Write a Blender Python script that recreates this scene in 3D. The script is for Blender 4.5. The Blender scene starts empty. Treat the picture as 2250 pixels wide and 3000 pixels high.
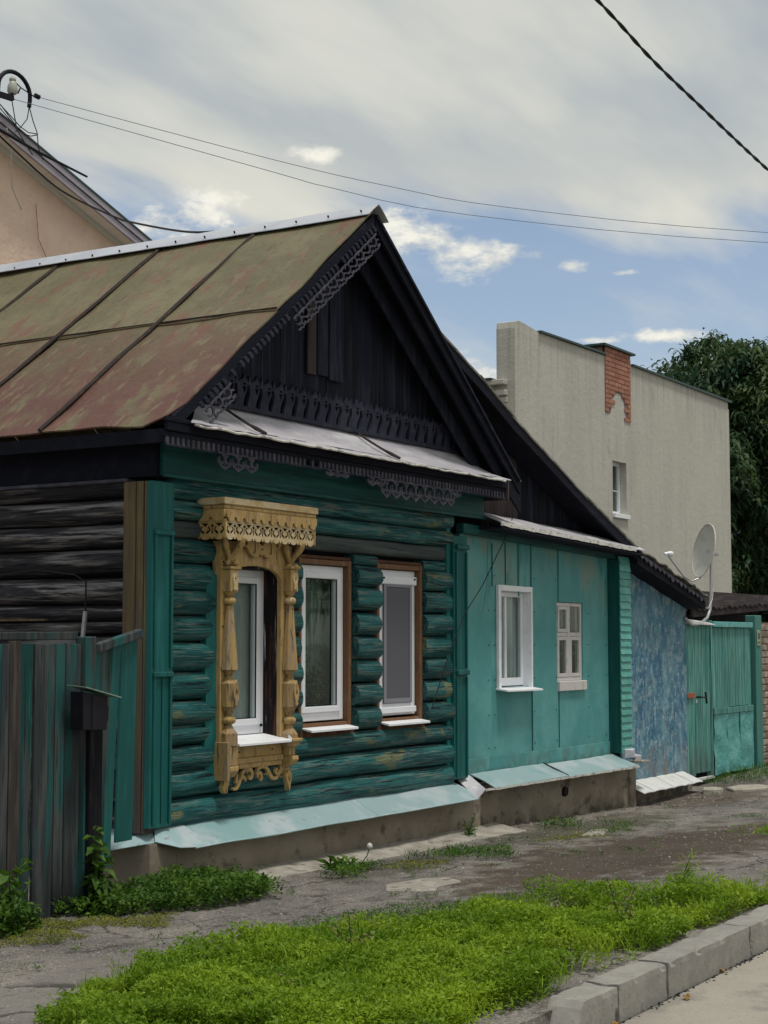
import bpy, bmesh, math, random
import numpy as np
from mathutils import Vector, Matrix, noise
R = random.Random(7)
scn = bpy.context.scene
COL = scn.collection
rad = math.radians

# ---------------------------------------------------------------- camera
cam_d = bpy.data.cameras.new("camera")
cam = bpy.data.objects.new("camera", cam_d); COL.objects.link(cam)
cam_d.sensor_fit = 'VERTICAL'; cam_d.sensor_height = 36.0; cam_d.lens = 36.0 * 3500 / 2212
cam_d.clip_start = 0.1; cam_d.clip_end = 1500
cam.location = (-8.5228, -7.0249, 1.6)
cam.rotation_euler = (rad(90 + 4.5414), 0, rad(31.73 - 90))
scn.camera = cam
scn.render.resolution_x = 768; scn.render.resolution_y = 1024

# ---------------------------------------------------------------- light
SUN_EL, SUN_AZ = rad(73), rad(-104)      # azimuth of the sun seen from the scene, measured from +X
sun_dir = Vector((math.cos(SUN_EL) * math.cos(SUN_AZ), math.cos(SUN_EL) * math.sin(SUN_AZ), math.sin(SUN_EL)))
sd = bpy.data.lights.new("sun", 'SUN'); sun = bpy.data.objects.new("sun", sd); COL.objects.link(sun)
sd.energy = 2.3; sd.angle = rad(11); sd.color = (1.0, 0.96, 0.88)
sun.rotation_euler = sun_dir.to_track_quat('Z', 'Y').to_euler()
scn.view_settings.view_transform = 'Standard'; scn.view_settings.look = 'None'
scn.view_settings.exposure = 0.0; scn.view_settings.gamma = 1.0
scn.view_settings.use_curve_mapping = False
scn.render.engine = 'CYCLES'
scn.cycles.max_bounces = 6; scn.cycles.diffuse_bounces = 3; scn.cycles.glossy_bounces = 3
scn.cycles.transparent_max_bounces = 8; scn.cycles.use_denoising = True

world = bpy.data.worlds.new("World"); scn.world = world; world.use_nodes = True
def build_world():
    nt = world.node_tree; N = nt.nodes; L = nt.links; N.clear()
    def n(t, **k):
        o = N.new(t)
        for a, v in k.items(): setattr(o, a, v)
        return o
    def math_(op, a, b=None, c=None, clamp=False):
        m = n('ShaderNodeMath', operation=op); m.use_clamp = clamp
        for i, v in enumerate((a, b, c)):
            if v is None: continue
            if isinstance(v, (int, float)): m.inputs[i].default_value = v
            else: L.new(v, m.inputs[i])
        return m.outputs[0]
    def smooth(v, lo, hi):
        m = n('ShaderNodeMapRange', interpolation_type='SMOOTHSTEP')
        L.new(v, m.inputs[0]); m.inputs[1].default_value = lo; m.inputs[2].default_value = hi
        return m.outputs[0]
    def mixc(f, a, b):
        m = n('ShaderNodeMix', data_type='RGBA')
        if isinstance(f, float): m.inputs[0].default_value = f
        else: L.new(f, m.inputs[0])
        for i, v in ((6, a), (7, b)):
            if isinstance(v, tuple): m.inputs[i].default_value = (*v, 1)
            else: L.new(v, m.inputs[i])
        return m.outputs[2]
    tc = n('ShaderNodeTexCoord'); gen = tc.outputs['Generated']
    sep = n('ShaderNodeSeparateXYZ'); L.new(gen, sep.inputs[0]); X, Y, Z = sep.outputs
    zc = math_('MAXIMUM', Z, 0.0)
    den = math_('ADD', zc, 0.10)
    cmb = n('ShaderNodeCombineXYZ'); L.new(math_('DIVIDE', X, den), cmb.inputs[0]); L.new(math_('DIVIDE', Y, den), cmb.inputs[1])
    def noise_(vec, sc, det=5, rough=0.55, loc=(0, 0, 0), scl=(1, 1, 1), rot=(0, 0, 0)):
        mp = n('ShaderNodeMapping'); L.new(vec, mp.inputs[0]); mp.inputs[1].default_value = loc
        mp.inputs[2].default_value = rot; mp.inputs[3].default_value = scl
        t = n('ShaderNodeTexNoise'); L.new(mp.outputs[0], t.inputs[0])
        t.inputs['Scale'].default_value = sc; t.inputs['Detail'].default_value = det; t.inputs['Roughness'].default_value = rough
        return t.outputs[0]
    sky = n('ShaderNodeTexSky'); sky.sky_type = 'NISHITA'; sky.sun_disc = False
    sky.sun_elevation = SUN_EL; sky.sun_rotation = rad(90) - SUN_AZ
    sky.dust_density = 1.2; sky.ozone_density = 2.0
    # stratus deck above, a clear band lower down
    st = noise_(cmb.outputs[0], 0.55, 4, 0.5, (3.1, 1.7, 0), (1, 1, 1), (0, 0, rad(-58)))
    st2 = noise_(cmb.outputs[0], 1.5, 5, 0.55, (1.2, 6.0, 0), (0.45, 1.3, 1), (0, 0, rad(-52)))
    soft = math_('MULTIPLY_ADD', st, 0.5, math_('MULTIPLY', st2, 0.5))
    deck_col = mixc(smooth(soft, 0.43, 0.57), (0.41, 0.462, 0.495), (0.68, 0.68, 0.62))
    warm = smooth(Z, 0.33, 0.22)
    deck_col = mixc(math_('MULTIPLY', warm, 0.55), deck_col, (0.82, 0.79, 0.68))
    edge = math_('ADD', Z, math_('MULTIPLY', math_('SUBTRACT', st2, 0.5), 0.16))
    azd = math_('MULTIPLY', math_('SUBTRACT', Y, 0.52), 0.10)
    deck = smooth(math_('SUBTRACT', edge, azd), 0.232, 0.280)
    low = math_('MULTIPLY', smooth(Z, 0.19, 0.12), 0.45)
    blue_strength = 0.125
    bg_sky = n('ShaderNodeBackground'); L.new(sky.outputs[0], bg_sky.inputs[0]); bg_sky.inputs[1].default_value = blue_strength
    # cumulus puffs: real directions of the cloud bank, ragged with noise
    fine = noise_(gen, 20, 8, 0.62, (0.3, 0.1, 0.7), (1, 1, 2.0))
    puffs = [(42.0, 14.0, 3.0, 1.5), (40.2, 14.3, 2.2, 1.0), (38.0, 14.9, 2.2, 0.9), (35.6, 14.4, 1.5, 0.5), (34.4, 17.0, .8, .3), (31.4, 14.7, 1.4, 0.8), (30.2, 14.05, 2.1, 0.75), (27.6, 13.4, 2.1, 0.75),
             (28.9, 13.6, 1.8, .4), (25.1, 13.05, 0.75, 0.28), (23.2, 12.8, 0.9, 0.16), (24.4, 10.5, 1.15, 0.17), (28.6, 9.6, 1.6, 1.2), (47.0, 13.6, 3.0, 1.2), (15.0, 12.8, 1.5, 0.5), (21.8, 10.6, 1.6, 0.35),
             (10, 12.2, 3, .6), (56, 13.2, 3, .9), (66, 12.5, 2.5, .6), (-5, 13, 3, .8), (85, 13.3, 3, .9), (110, 12.6, 3.5, .8), (150, 13, 4, .9), (-40, 12.5, 4, .9), (-80, 13.1, 4, .7), (-130, 12.6, 4, .9), (178, 13, 4, .7)]
    tot = None
    for az, el, ra, re in puffs:
        d = Vector((math.cos(rad(az)) * math.cos(rad(el)), math.sin(rad(az)) * math.cos(rad(el)), math.sin(rad(el))))
        sub = n('ShaderNodeVectorMath', operation='SUBTRACT'); L.new(gen, sub.inputs[0]); sub.inputs[1].default_value = d
        mul = n('ShaderNodeVectorMath', operation='MULTIPLY'); L.new(sub.outputs[0], mul.inputs[0])
        mul.inputs[1].default_value = (1 / rad(ra), 1 / rad(ra), 1 / rad(re))
        ln = n('ShaderNodeVectorMath', operation='LENGTH'); L.new(mul.outputs[0], ln.inputs[0])
        v = math_('SUBTRACT', 1.0, ln.outputs['Value'])
        tot = v if tot is None else math_('MAXIMUM', tot, v)
    pv = math_('ADD', math_('MAXIMUM', tot, -1.0), math_('MULTIPLY', math_('SUBTRACT', fine, 0.5), 4.2))
    puff = math_('MULTIPLY', smooth(pv, -0.1, 1.15), 0.96)
    puff_col = mixc(smooth(fine, 0.42, 0.62), (0.70, 0.70, 0.66), (0.96, 0.93, 0.82))
    veil = math_('MULTIPLY', smooth(st2, 0.38, 0.66), 0.38)
    cov = math_('MAXIMUM', math_('MAXIMUM', deck, 0.16), math_('MAXIMUM', low, veil))
    c1 = mixc(puff, deck_col, puff_col)
    covf = math_('MAXIMUM', cov, puff)
    bg_cl = n('ShaderNodeBackground'); L.new(c1, bg_cl.inputs[0]); bg_cl.inputs[1].default_value = 1.0
    ms = n('ShaderNodeMixShader'); L.new(covf, ms.inputs[0]); L.new(bg_sky.outputs[0], ms.inputs[1]); L.new(bg_cl.outputs[0], ms.inputs[2])
    out = n('ShaderNodeOutputWorld'); L.new(ms.outputs[0], out.inputs[0])
build_world()

# ---------------------------------------------------------------- helpers
class MB:
    """collects geometry in world coordinates"""
    def __init__(s): s.v = []; s.f = []
    def quad(s, *p):
        b = len(s.v); s.v += [tuple(q) for q in p]; s.f.append(tuple(range(b, b + len(p))))
    def box(s, x0, x1, y0, y1, z0, z1):
        b = len(s.v)
        s.v += [(x0,y0,z0),(x1,y0,z0),(x1,y1,z0),(x0,y1,z0),(x0,y0,z1),(x1,y0,z1),(x1,y1,z1),(x0,y1,z1)]
        s.f += [tuple(b+i for i in q) for q in ((0,3,2,1),(4,5,6,7),(0,1,5,4),(1,2,6,5),(2,3,7,6),(3,0,4,7))]
        return s
    def hexa(s, p):
        b = len(s.v); s.v += [tuple(q) for q in p]
        s.f += [tuple(b+i for i in q) for q in ((0,3,2,1),(4,5,6,7),(0,1,5,4),(1,2,6,5),(2,3,7,6),(3,0,4,7))]
        return s
    def prism(s, poly, d):
        """poly: 3D points of a planar outline, d: thickness vector"""
        b = len(s.v); n = len(poly); d = Vector(d)
        s.v += [tuple(p) for p in poly] + [tuple(Vector(p) + d) for p in poly]
        s.f.append(tuple(range(b, b + n))); s.f.append(tuple(range(b + 2*n - 1, b + n - 1, -1)))
        for i in range(n):
            j = (i + 1) % n; s.f.append((b+i, b+n+i, b+n+j, b+j))
        return s
    def beam(s, a, c, w, h, up=(0,0,1)):
        a = Vector(a); c = Vector(c); d = (c - a).normalized(); u = Vector(up); sd_ = d.cross(u).normalized(); u = sd_.cross(d)
        p = [q + sd_*sx*w/2 + u*sz*h/2 for sz in (-1, 1) for q, sx in ((a,-1),(a,1),(c,1),(c,-1))]
        s.hexa(p); return s
    def tube(s, pts, r, n=8, caps=True):
        pts = [Vector(p) for p in pts]; k = len(pts); b = len(s.v)
        rr = r if hasattr(r, '__len__') else [r]*k
        prev = None
        for i, p in enumerate(pts):
            t = (pts[min(i+1, k-1)] - pts[max(i-1, 0)]).normalized()
            if prev is None:
                a = Vector((0,0,1)) if abs(t.z) < .9 else Vector((1,0,0)); u = t.cross(a).normalized()
            else: u = (prev - t*prev.dot(t)).normalized()
            prev = u; w = t.cross(u)
            for j in range(n):
                an = 2*math.pi*j/n; s.v.append(tuple(p + (u*math.cos(an) + w*math.sin(an))*rr[i]))
        for i in range(k-1):
            for j in range(n):
                j2 = (j+1) % n; s.f.append((b+i*n+j, b+i*n+j2, b+(i+1)*n+j2, b+(i+1)*n+j))
        if caps: s.f.append(tuple(b+j for j in range(n-1,-1,-1))); s.f.append(tuple(b+(k-1)*n+j for j in range(n)))
        return s
    def lathe(s, prof, cx, cy, n=12, rot=0.0):
        b = len(s.v); k = len(prof)
        for z, r in prof:
            for j in range(n):
                an = 2*math.pi*j/n + rot; s.v.append((cx + r*math.cos(an), cy + r*math.sin(an), z))
        for i in range(k-1):
            for j in range(n):
                j2 = (j+1) % n; s.f.append((b+i*n+j, b+i*n+j2, b+(i+1)*n+j2, b+(i+1)*n+j))
        s.f.append(tuple(b+j for j in range(n-1,-1,-1))); s.f.append(tuple(b+(k-1)*n+j for j in range(n)))
        return s
    def grid(s, fn, nu, nv):
        b = len(s.v)
        for i in range(nu+1):
            for j in range(nv+1): s.v.append(tuple(fn(i/nu, j/nv)))
        for i in range(nu):
            for j in range(nv):
                a = b+i*(nv+1)+j; s.f.append((a, a+nv+1, a+nv+2, a+1))
        return s
    def sheet(s, fn, nu, nv, t):
        """thin bent sheet: fn(u,v) top surface, t thickness vector"""
        t = Vector(t); b = len(s.v); s.grid(fn, nu, nv); m = len(s.v) - b
        s.grid(lambda u, v: Vector(fn(u, v)) + t, nu, nv)
        for q in range(len(s.f) - nu*nv, len(s.f)): s.f[q] = s.f[q][::-1]
        W = nv + 1; rim = [i*W for i in range(nu+1)] + [nu*W+j for j in range(1, nv+1)] + [i*W+nv for i in range(nu-1, -1, -1)] + [j for j in range(nv-1, 0, -1)]
        for i in range(len(rim)):
            p, q = rim[i], rim[(i+1) % len(rim)]; s.f.append((b+p, b+m+p, b+m+q, b+q))
        return s
    def ribbon(s, pts, wid, O, U, V, th):
        """flat scroll of varying width, cut from a board of thickness th (vector), in the plane O + u U + v V"""
        O = Vector(O); U = Vector(U); V = Vector(V); th = Vector(th); k = len(pts)
        ww = wid if hasattr(wid, '__len__') else [wid]*k; b = len(s.v)
        for i, (x, y) in enumerate(pts):
            x0, y0 = pts[max(i-1,0)]; x1, y1 = pts[min(i+1,k-1)]; dx, dy = x1-x0, y1-y0; l = math.hypot(dx, dy) or 1
            nx, ny = -dy/l*ww[i]/2, dx/l*ww[i]/2
            for a, c in ((x+nx, y+ny), (x-nx, y-ny)):
                p = O + U*a + V*c; s.v.append(tuple(p)); s.v.append(tuple(p + th))
        for i in range(k-1):
            a = b+4*i; c = a+4
            s.f += [(a, a+2, c+2, c), (a+1, c+1, c+3, a+3), (a, c, c+1, a+1), (a+2, a+3, c+3, c+2)]
        s.f += [(b, b+1, b+3, b+2)]; a = b+4*(k-1); s.f += [(a, a+2, a+3, a+1)]
        return s
def wloc(o):
    p = Vector((0,0,0))
    while o: p += o.location; o = o.parent
    return p
def part(name, mb, mat, parent=None, bevel=0, smooth=False, kind=None, label=None, mat2=None):
    """one mesh object; its vertices are given in world coordinates"""
    off = wloc(parent) if parent else Vector((0,0,0))
    me = bpy.data.meshes.new(name)
    me.from_pydata([(v[0]-off.x, v[1]-off.y, v[2]-off.z) for v in mb.v], [], mb.f)
    bm = bmesh.new(); bm.from_mesh(me); bmesh.ops.recalc_face_normals(bm, faces=bm.faces)
    if bevel: bmesh.ops.bevel(bm, geom=[e for e in bm.edges if len(e.link_faces) == 2 and e.calc_face_angle() > .5], offset=bevel, segments=1, affect='EDGES')
    if smooth:
        for f in bm.faces: f.smooth = True
        for e in bm.edges:
            if len(e.link_faces) == 2 and e.calc_face_angle() > 0.8: e.smooth = False
    bm.to_mesh(me); bm.free()
    me.materials.append(mat)
    return link(name, me, parent, kind, label)
def link(name, me, parent=None, kind=None, label=None):
    o = bpy.data.objects.new(name, me); COL.objects.link(o)
    if parent: o.parent = parent
    if kind: o['kind'] = kind
    if label: o['label'] = label
    return o
def thing(name, label, cat, loc, group=None):
    o = bpy.data.objects.new(name, None); COL.objects.link(o); o.location = loc
    o.empty_display_size = .2; o['label'] = label; o['category'] = cat
    if group: o['group'] = group
    return o
def tag(o, label, cat, group=None):
    o['label'] = label; o['category'] = cat
    if group: o['group'] = group
    return o
def setting(o): o['kind'] = 'structure'; return o
def at(mesh_obj, loc):
    """moves a top-level mesh's origin to loc, leaving the geometry in place"""
    mesh_obj.data.transform(Matrix.Translation(-Vector(loc))); mesh_obj.location = loc; return mesh_obj
def fretmesh(splines, th, O, U, V):
    """board with sawn holes: closed outlines (even-odd), thickness th, in the plane O + u U + v V"""
    cu = bpy.data.curves.new("outline", 'CURVE'); cu.dimensions = '2D'; cu.fill_mode = 'BOTH'; cu.extrude = th/2
    for sp in splines:
        s = cu.splines.new('POLY'); s.points.add(len(sp)-1)
        for i, (x, y) in enumerate(sp): s.points[i].co = (x, y, 0, 1)
        s.use_cyclic_u = True
    ob = bpy.data.objects.new("outline", cu); me = bpy.data.meshes.new_from_object(ob)
    U = Vector(U).normalized(); V = Vector(V).normalized(); W = U.cross(V)
    M_ = Matrix(((U.x, V.x, W.x, O[0]), (U.y, V.y, W.y, O[1]), (U.z, V.z, W.z, O[2]), (0,0,0,1)))
    me.transform(M_); bpy.data.objects.remove(ob); bpy.data.curves.remove(cu)
    return me
def fret(name, splines, th, O, U, V, mat, parent):
    me = fretmesh(splines, th, O, U, V); off = wloc(parent); me.transform(Matrix.Translation(-off))
    me.materials.clear(); me.materials.append(mat); return link(name, me, parent)
def nz(x, y=0, z=0, s=1): return noise.noise(Vector((x*s, y*s, z*s)))

# ---------------------------------------------------------------- materials
def M(name, base, layers=(), rough=0.75, bumps=(), metal=0.0, jitter=0.0, spec=0.2, hue=0.0, rot=(0,0,0)):
    """base colour plus layers: (colour, scale vec, noise scale, lo, hi, amount) mixed in by noise on world position"""
    m = bpy.data.materials.new(name); m.use_nodes = True; nt = m.node_tree; N = nt.nodes; L = nt.links
    P = N['Principled BSDF']; P.inputs['Roughness'].default_value = rough; P.inputs['Metallic'].default_value = metal
    P.inputs['Specular IOR Level'].default_value = spec
    geo = N.new('ShaderNodeNewGeometry'); inf = N.new('ShaderNodeObjectInfo')
    rm = N.new('ShaderNodeMath'); rm.operation = 'MULTIPLY'; L.new(inf.outputs['Random'], rm.inputs[0]); rm.inputs[1].default_value = 37.0
    add = N.new('ShaderNodeVectorMath'); add.operation = 'ADD'; L.new(geo.outputs['Position'], add.inputs[0])
    if jitter: L.new(rm.outputs[0], add.inputs[1])
    def tex(scl, ns, det=6, rg=.6):
        mp = N.new('ShaderNodeMapping'); mp.vector_type = 'POINT'; L.new(add.outputs[0], mp.inputs[0])
        mp.inputs[2].default_value = rot; mp.inputs[3].default_value = scl
        t = N.new('ShaderNodeTexNoise'); t.inputs['Scale'].default_value = ns; t.inputs['Detail'].default_value = det; t.inputs['Roughness'].default_value = rg
        L.new(mp.outputs[0], t.inputs[0]); return t.outputs[0]
    cur = None
    for lay in layers:
        c, scl, ns, lo, hi, amt = lay[:6]
        t = tex(scl, ns)
        mr = N.new('ShaderNodeMapRange'); mr.interpolation_type = 'SMOOTHSTEP'; L.new(t, mr.inputs[0])
        mr.inputs[1].default_value = lo; mr.inputs[2].default_value = hi; mr.inputs[4].default_value = amt
        fac = mr.outputs[0]
        if len(lay) > 6:      # limited to a band of heights / places: (axis, lo, hi)
            ax, a0, a1 = lay[6]
            sp = N.new('ShaderNodeSeparateXYZ'); L.new(geo.outputs['Position'], sp.inputs[0])
            m2 = N.new('ShaderNodeMapRange'); m2.interpolation_type = 'SMOOTHSTEP'; L.new(sp.outputs[ax], m2.inputs[0])
            m2.inputs[1].default_value = a0; m2.inputs[2].default_value = a1
            mm = N.new('ShaderNodeMath'); mm.operation = 'MULTIPLY'; L.new(fac, mm.inputs[0]); L.new(m2.outputs[0], mm.inputs[1]); fac = mm.outputs[0]
        mx = N.new('ShaderNodeMix'); mx.data_type = 'RGBA'; L.new(fac, mx.inputs[0])
        if cur is None: mx.inputs[6].default_value = (*base, 1)
        else: L.new(cur, mx.inputs[6])
        mx.inputs[7].default_value = (*c, 1); cur = mx.outputs[2]
    if jitter:
        hs = N.new('ShaderNodeHueSaturation')
        mr = N.new('ShaderNodeMapRange'); L.new(inf.outputs['Random'], mr.inputs[0]); mr.inputs[3].default_value = 1-jitter; mr.inputs[4].default_value = 1+jitter
        L.new(mr.outputs[0], hs.inputs['Value'])
        if cur is None: hs.inputs['Color'].default_value = (*base, 1)
        else: L.new(cur, hs.inputs['Color'])
        cur = hs.outputs[0]
    if cur is None: P.inputs['Base Color'].default_value = (*base, 1)
    else: L.new(cur, P.inputs['Base Color'])
    nrm = None
    for scl, ns, dist in bumps:
        t = tex(scl, ns, 8, .65); b = N.new('ShaderNodeBump'); b.inputs['Strength'].default_value = 1.0; b.inputs['Distance'].default_value = dist
        L.new(t, b.inputs['Height'])
        if nrm: L.new(nrm, b.inputs['Normal'])
        nrm = b.outputs[0]
    if nrm: L.new(nrm, P.inputs['Normal'])
    return m
GX, GY, GZ = (1,12,12), (12,1,12), (12,12,1)      # grain along x / y / z
TEAL = (0.008, 0.082, 0.088)
mt = {}
mt['log_teal'] = M('teal painted log', TEAL, [((0.034,0.175,0.172), GX, 1.3, .42, .60, .85), ((0.13,0.185,0.170), (1,18,18), 2.6, .51, .61, .85), ((0.15,0.14,0.12), (1,8,8), 1.5, .60, .70, .7),
    ((0.24,0.225,0.10), (1.1,2.6,2.6), 1.5, .60, .68, .7), ((0.002,0.010,0.012), (1,24,24), 2.0, .57, .63, .95)], .5, [(GX, 4, .02), ((1,30,30), 3, .022)], jitter=.22)
mt['log_grey'] = M('bare grey log', (0.060,0.078,0.080), [((0.12,0.135,0.13), GX, 1.4, .45, .65, .7), ((0.03,0.028,0.032), (1,25,25), 2, .55, .65, .9)], .85, [(GX, 4, .012)], jitter=.2)
mt['log_side'] = M('weathered side log', (0.045,0.043,0.050), [((0.28,0.265,0.265), GY, 1.1, .47, .62, .9), ((0.012,0.011,0.015), (25,1,25), 2, .52, .62, .95), ((0.22,0.15,0.07), (6,.8,6), 1.3, .66, .75, .4)], .9, [(GY, 4, .016), ((30,1,30), 3, .010)], jitter=.25)
mt['teal_wood'] = M('teal painted board', (0.008,0.092,0.090), [((0.018,0.145,0.138), GZ, 1.5, .45, .65, .7), ((0.05,0.075,0.07), GZ, 3.0, .62, .72, .6)], .5, [((30,30,1.2), 3, .004)], jitter=.12)
mt['teal_board_x'] = M('teal painted long board', (0.005,0.056,0.054), [((0.014,0.105,0.096), GX, 1.5, .45, .65, .7), ((0.07,0.08,0.07), (1,9,9), 3.0, .64, .74, .6)], .5, [(GX, 4, .004)], jitter=.08)
mt['panel_teal'] = M('teal painted sheeting', (0.075,0.275,0.280), [((0.125,0.345,0.345), (1,1,.8), 1.6, .38, .62, .9), ((0.025,0.150,0.150), (3,3,.5), 2.6, .54, .66, .85, (2, 1.75, 2.3)), ((0.20,0.27,0.23), (2,2,1.0), 1.9, .42, .62, .8, (2, 1.8, 2.3)), ((0.045,0.21,0.21), (1.3,1,.5), 1.7, .55, .72, .5), ((0.10,0.15,0.13), (3,3,3), 2.2, .42, .60, .6, (2, .72, .40)), ((0.035,0.17,0.16), (9,9,9), 3.0, .66, .72, .5)], .55, [((1,1,1), 3.5, .010), ((1,1,1), 40, .0015)], jitter=.05)
mt['seam_teal'] = M('teal seam strip', (0.035,0.21,0.20), [((0.018,0.12,0.12), GZ, 5, .45, .6, .7)], .6, jitter=.1)
mt['gold'] = M('ochre painted carving', (0.42,0.275,0.105), [((0.50,0.35,0.16), GZ, 1.8, .42, .6, .7), ((0.24,0.17,0.11), (9,9,2), 2.0, .52, .66, .8), ((0.075,0.05,0.035), (16,16,3), 3.0, .60, .67, .85), ((0.60,0.50,0.36), (5,5,5), 3, .60, .68, .5)], .6, [((14,14,3), 5, .004)], jitter=.06)
mt['gold_worn'] = M('worn ochre column', (0.40,0.265,0.11), [((0.30,0.23,0.17), (12,12,1.4), 2.0, .46, .60, .8), ((0.09,0.07,0.055), (26,26,2.5), 2.4, .56, .64, .85)], .7, [((24,24,2), 4, .006)], jitter=.08)
mt['gold_pale'] = M('pale worn ochre lace', (0.60,0.48,0.30), [((0.45,0.30,0.12), (4,4,4), 2.0, .45, .6, .7), ((0.18,0.15,0.12), (3,3,30), 2.5, .58, .68, .6)], .6, [((4,4,20), 5, .003)])
mt['gold_post'] = M('ochre corner boards', (0.125,0.092,0.048), [((0.075,0.062,0.052), GZ, 1.5, .42, .6, .85), ((0.17,0.125,0.06), GZ, 2.6, .5, .62, .6), ((0.075,0.065,0.065), GZ, 1.8, .3, .55, .95, (2, 1.75, 1.2))], .75, [((30,30,1.2), 3, .005)], jitter=.1)
mt['brown_case'] = M('rust brown casing', (0.165,0.085,0.045), [((0.25,0.17,0.115), (8,8,2), 2, .52, .68, .6), ((0.07,0.03,0.02), (10,10,4), 2.4, .58, .68, .6)], .7, [((20,20,2), 4, .004)])
mt['foam'] = M('brown stained joint', (0.09,0.045,0.028), [((0.18,0.08,0.04), (5,5,5), 2, .5, .64, .8)], .9, [((6,6,6), 5, .02)])
mt['reveal_dark'] = M('peeling dark reveal', (0.012,0.009,0.012), [((0.55,0.55,0.58), (26,26,1.1), 1.5, .60, .66, .85), ((0.10,0.04,0.025), (16,16,1.4), 2.2, .55, .65, .8)], .8, [((20,20,2), 4, .003)])
mt['pvc'] = M('white plastic frame', (0.80,0.81,0.86), [((0.70,0.72,0.78), (2,2,2), 3, .5, .7, .5)], .3, spec=.5)
mt['white_tin'] = M('white tin sill', (0.82,0.83,0.87), [((0.66,0.67,0.70), (3,3,3), 4, .5, .7, .5)], .4, [((3,3,3), 3, .003)])
mt['white_wood'] = M('off-white window wood', (0.60,0.57,0.56), [((0.42,0.39,0.38), (6,6,2), 4, .52, .66, .7)], .6, [((12,12,3), 4, .002)])
mt['curtain'] = M('grey net curtain', (0.50,0.50,0.53), [((0.66,0.66,0.68), (10,1,.3), 2.2, .4, .6, .7)], .9)
mt['blind'] = M('dark grey insect screen', (0.125,0.125,0.145), [], .85)
mt['blind_frame'] = M('grey screen frame', (0.25,0.25,0.29), [], .6)
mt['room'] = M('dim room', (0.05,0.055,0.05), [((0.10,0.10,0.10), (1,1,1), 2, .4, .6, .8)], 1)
mt['leafgreen_in'] = M('house plant behind glass', (0.035,0.10,0.02), [], .7)
mt['gable'] = M('blackened gable board', (0.007,0.009,0.020), [((0.026,0.029,0.042), GZ, 1.3, .44, .62, .8), ((0.008,0.008,0.013), (26,26,1), 2.2, .54, .64, .9)], .85, [((30,30,1), 3, .008)], jitter=.35)
mt['gable_brown'] = M('brownish gable board', (0.060,0.046,0.046), [((0.022,0.020,0.026), GZ, 1.6, .5, .64, .8)], .85, [((30,30,1), 3, .008)], jitter=.15)
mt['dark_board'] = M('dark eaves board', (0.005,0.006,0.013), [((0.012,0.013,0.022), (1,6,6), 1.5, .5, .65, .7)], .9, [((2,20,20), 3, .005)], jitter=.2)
mt['lace_grey'] = M('grey sawn lace', (0.055,0.055,0.075), [((0.105,0.100,0.125), (4,4,4), 2.5, .45, .62, .7), ((0.04,0.038,0.05), (8,8,8), 3, .58, .68, .7)], .85)
mt['lace_dark'] = M('dark sawn lace', (0.018,0.021,0.036), [((0.038,0.039,0.056), (4,4,4), 2.5, .45, .62, .7)], .85)
mt['roof'] = M('rusting olive roof sheet', (0.132,0.114,0.058), [((0.190,0.165,0.093), (1.2,1.2,1.2), 1.4, .42, .65, .8), ((0.185,0.090,0.060), (1.8,4.5,1.8), 1.3, .52, .64, .85),
    ((0.120,0.050,0.040), (1.2,1.8,1.2), 1.5, .34, .50, .95, (0, 1.20, -.15)), ((0.195,0.165,0.095), (2,6,2), 2.0, .56, .64, .6), ((0.11,0.05,0.04), (3,9,3), 1.6, .60, .68, .6), ((0.04,0.03,0.022), (6,16,6), 2.2, .66, .70, .85)], .62, [((1,1,1), 1.7, .05), ((1,1,1), 14, .002)], jitter=.06, spec=.4)
mt['seam_roof'] = M('dark standing seam', (0.035,0.028,0.026), [((0.09,0.05,0.035), (9,9,9), 3, .5, .65, .7)], .7)
mt['ridge_tin'] = M('pale grey ridge tin', (0.55,0.57,0.62), [((0.46,0.48,0.54), (2,1,2), 2, .45, .6, .7)], .45, [((1,1,1), 3, .006)], metal=.3)
mt['tin_grey'] = M('dull grey tin', (0.52,0.50,0.55), [((0.70,0.69,0.71), (1,2,2), 2, .45, .62, .8), ((0.32,0.29,0.32), (2,4,4), 2.2, .6, .72, .5)], .42, [((1,1,1), 3, .02), ((1,1,1), 12, .004)], metal=.25)
mt['tin_edge'] = M('bright tin edge', (0.78,0.75,0.71), [((0.30,0.27,0.26), (4,6,6), 3, .5, .62, .8)], .4, [((3,3,3), 6, .012)], metal=.4)
mt['flash_teal'] = M('pale teal painted tin', (0.31,0.43,0.45), [((0.46,0.52,0.54), (2,2,2), 1.6, .46, .62, .8), ((0.20,0.38,0.38), (1,1,1), 1.3, .5, .62, .6), ((0.22,0.24,0.22), (5,7,5), 2.2, .64, .70, .7)], .42, [((1,1,1), 2.6, .02)], jitter=.06, metal=.1)
mt['flash_white'] = M('white corrugated tin', (0.66,0.66,0.64), [((0.50,0.50,0.48), (4,2,4), 3, .5, .65, .7)], .5, [((9,1,1), 2, .006)])
mt['plinth'] = M('grey-brown rendered plinth', (0.225,0.19,0.15), [((0.30,0.26,0.21), (1,1,1.4), 2.2, .42, .62, .8), ((0.09,0.077,0.062), (2,2,3), 2.4, .54, .68, .85), ((0.07,0.065,0.045), (3,3,3), 1.5, .40, .60, .7, (2, .10, -.12))], .95, [((1,1,1), 5, .012), ((1,1,1), 30, .003)])
mt['concrete'] = M('pale worn concrete', (0.30,0.275,0.235), [((0.42,0.395,0.34), (1,1,1), 5, .45, .62, .8), ((0.13,0.12,0.10), (3,3,3), 3, .56, .68, .8)], .95, [((1,1,1), 12, .02), ((1,1,1), 45, .006)])
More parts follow.
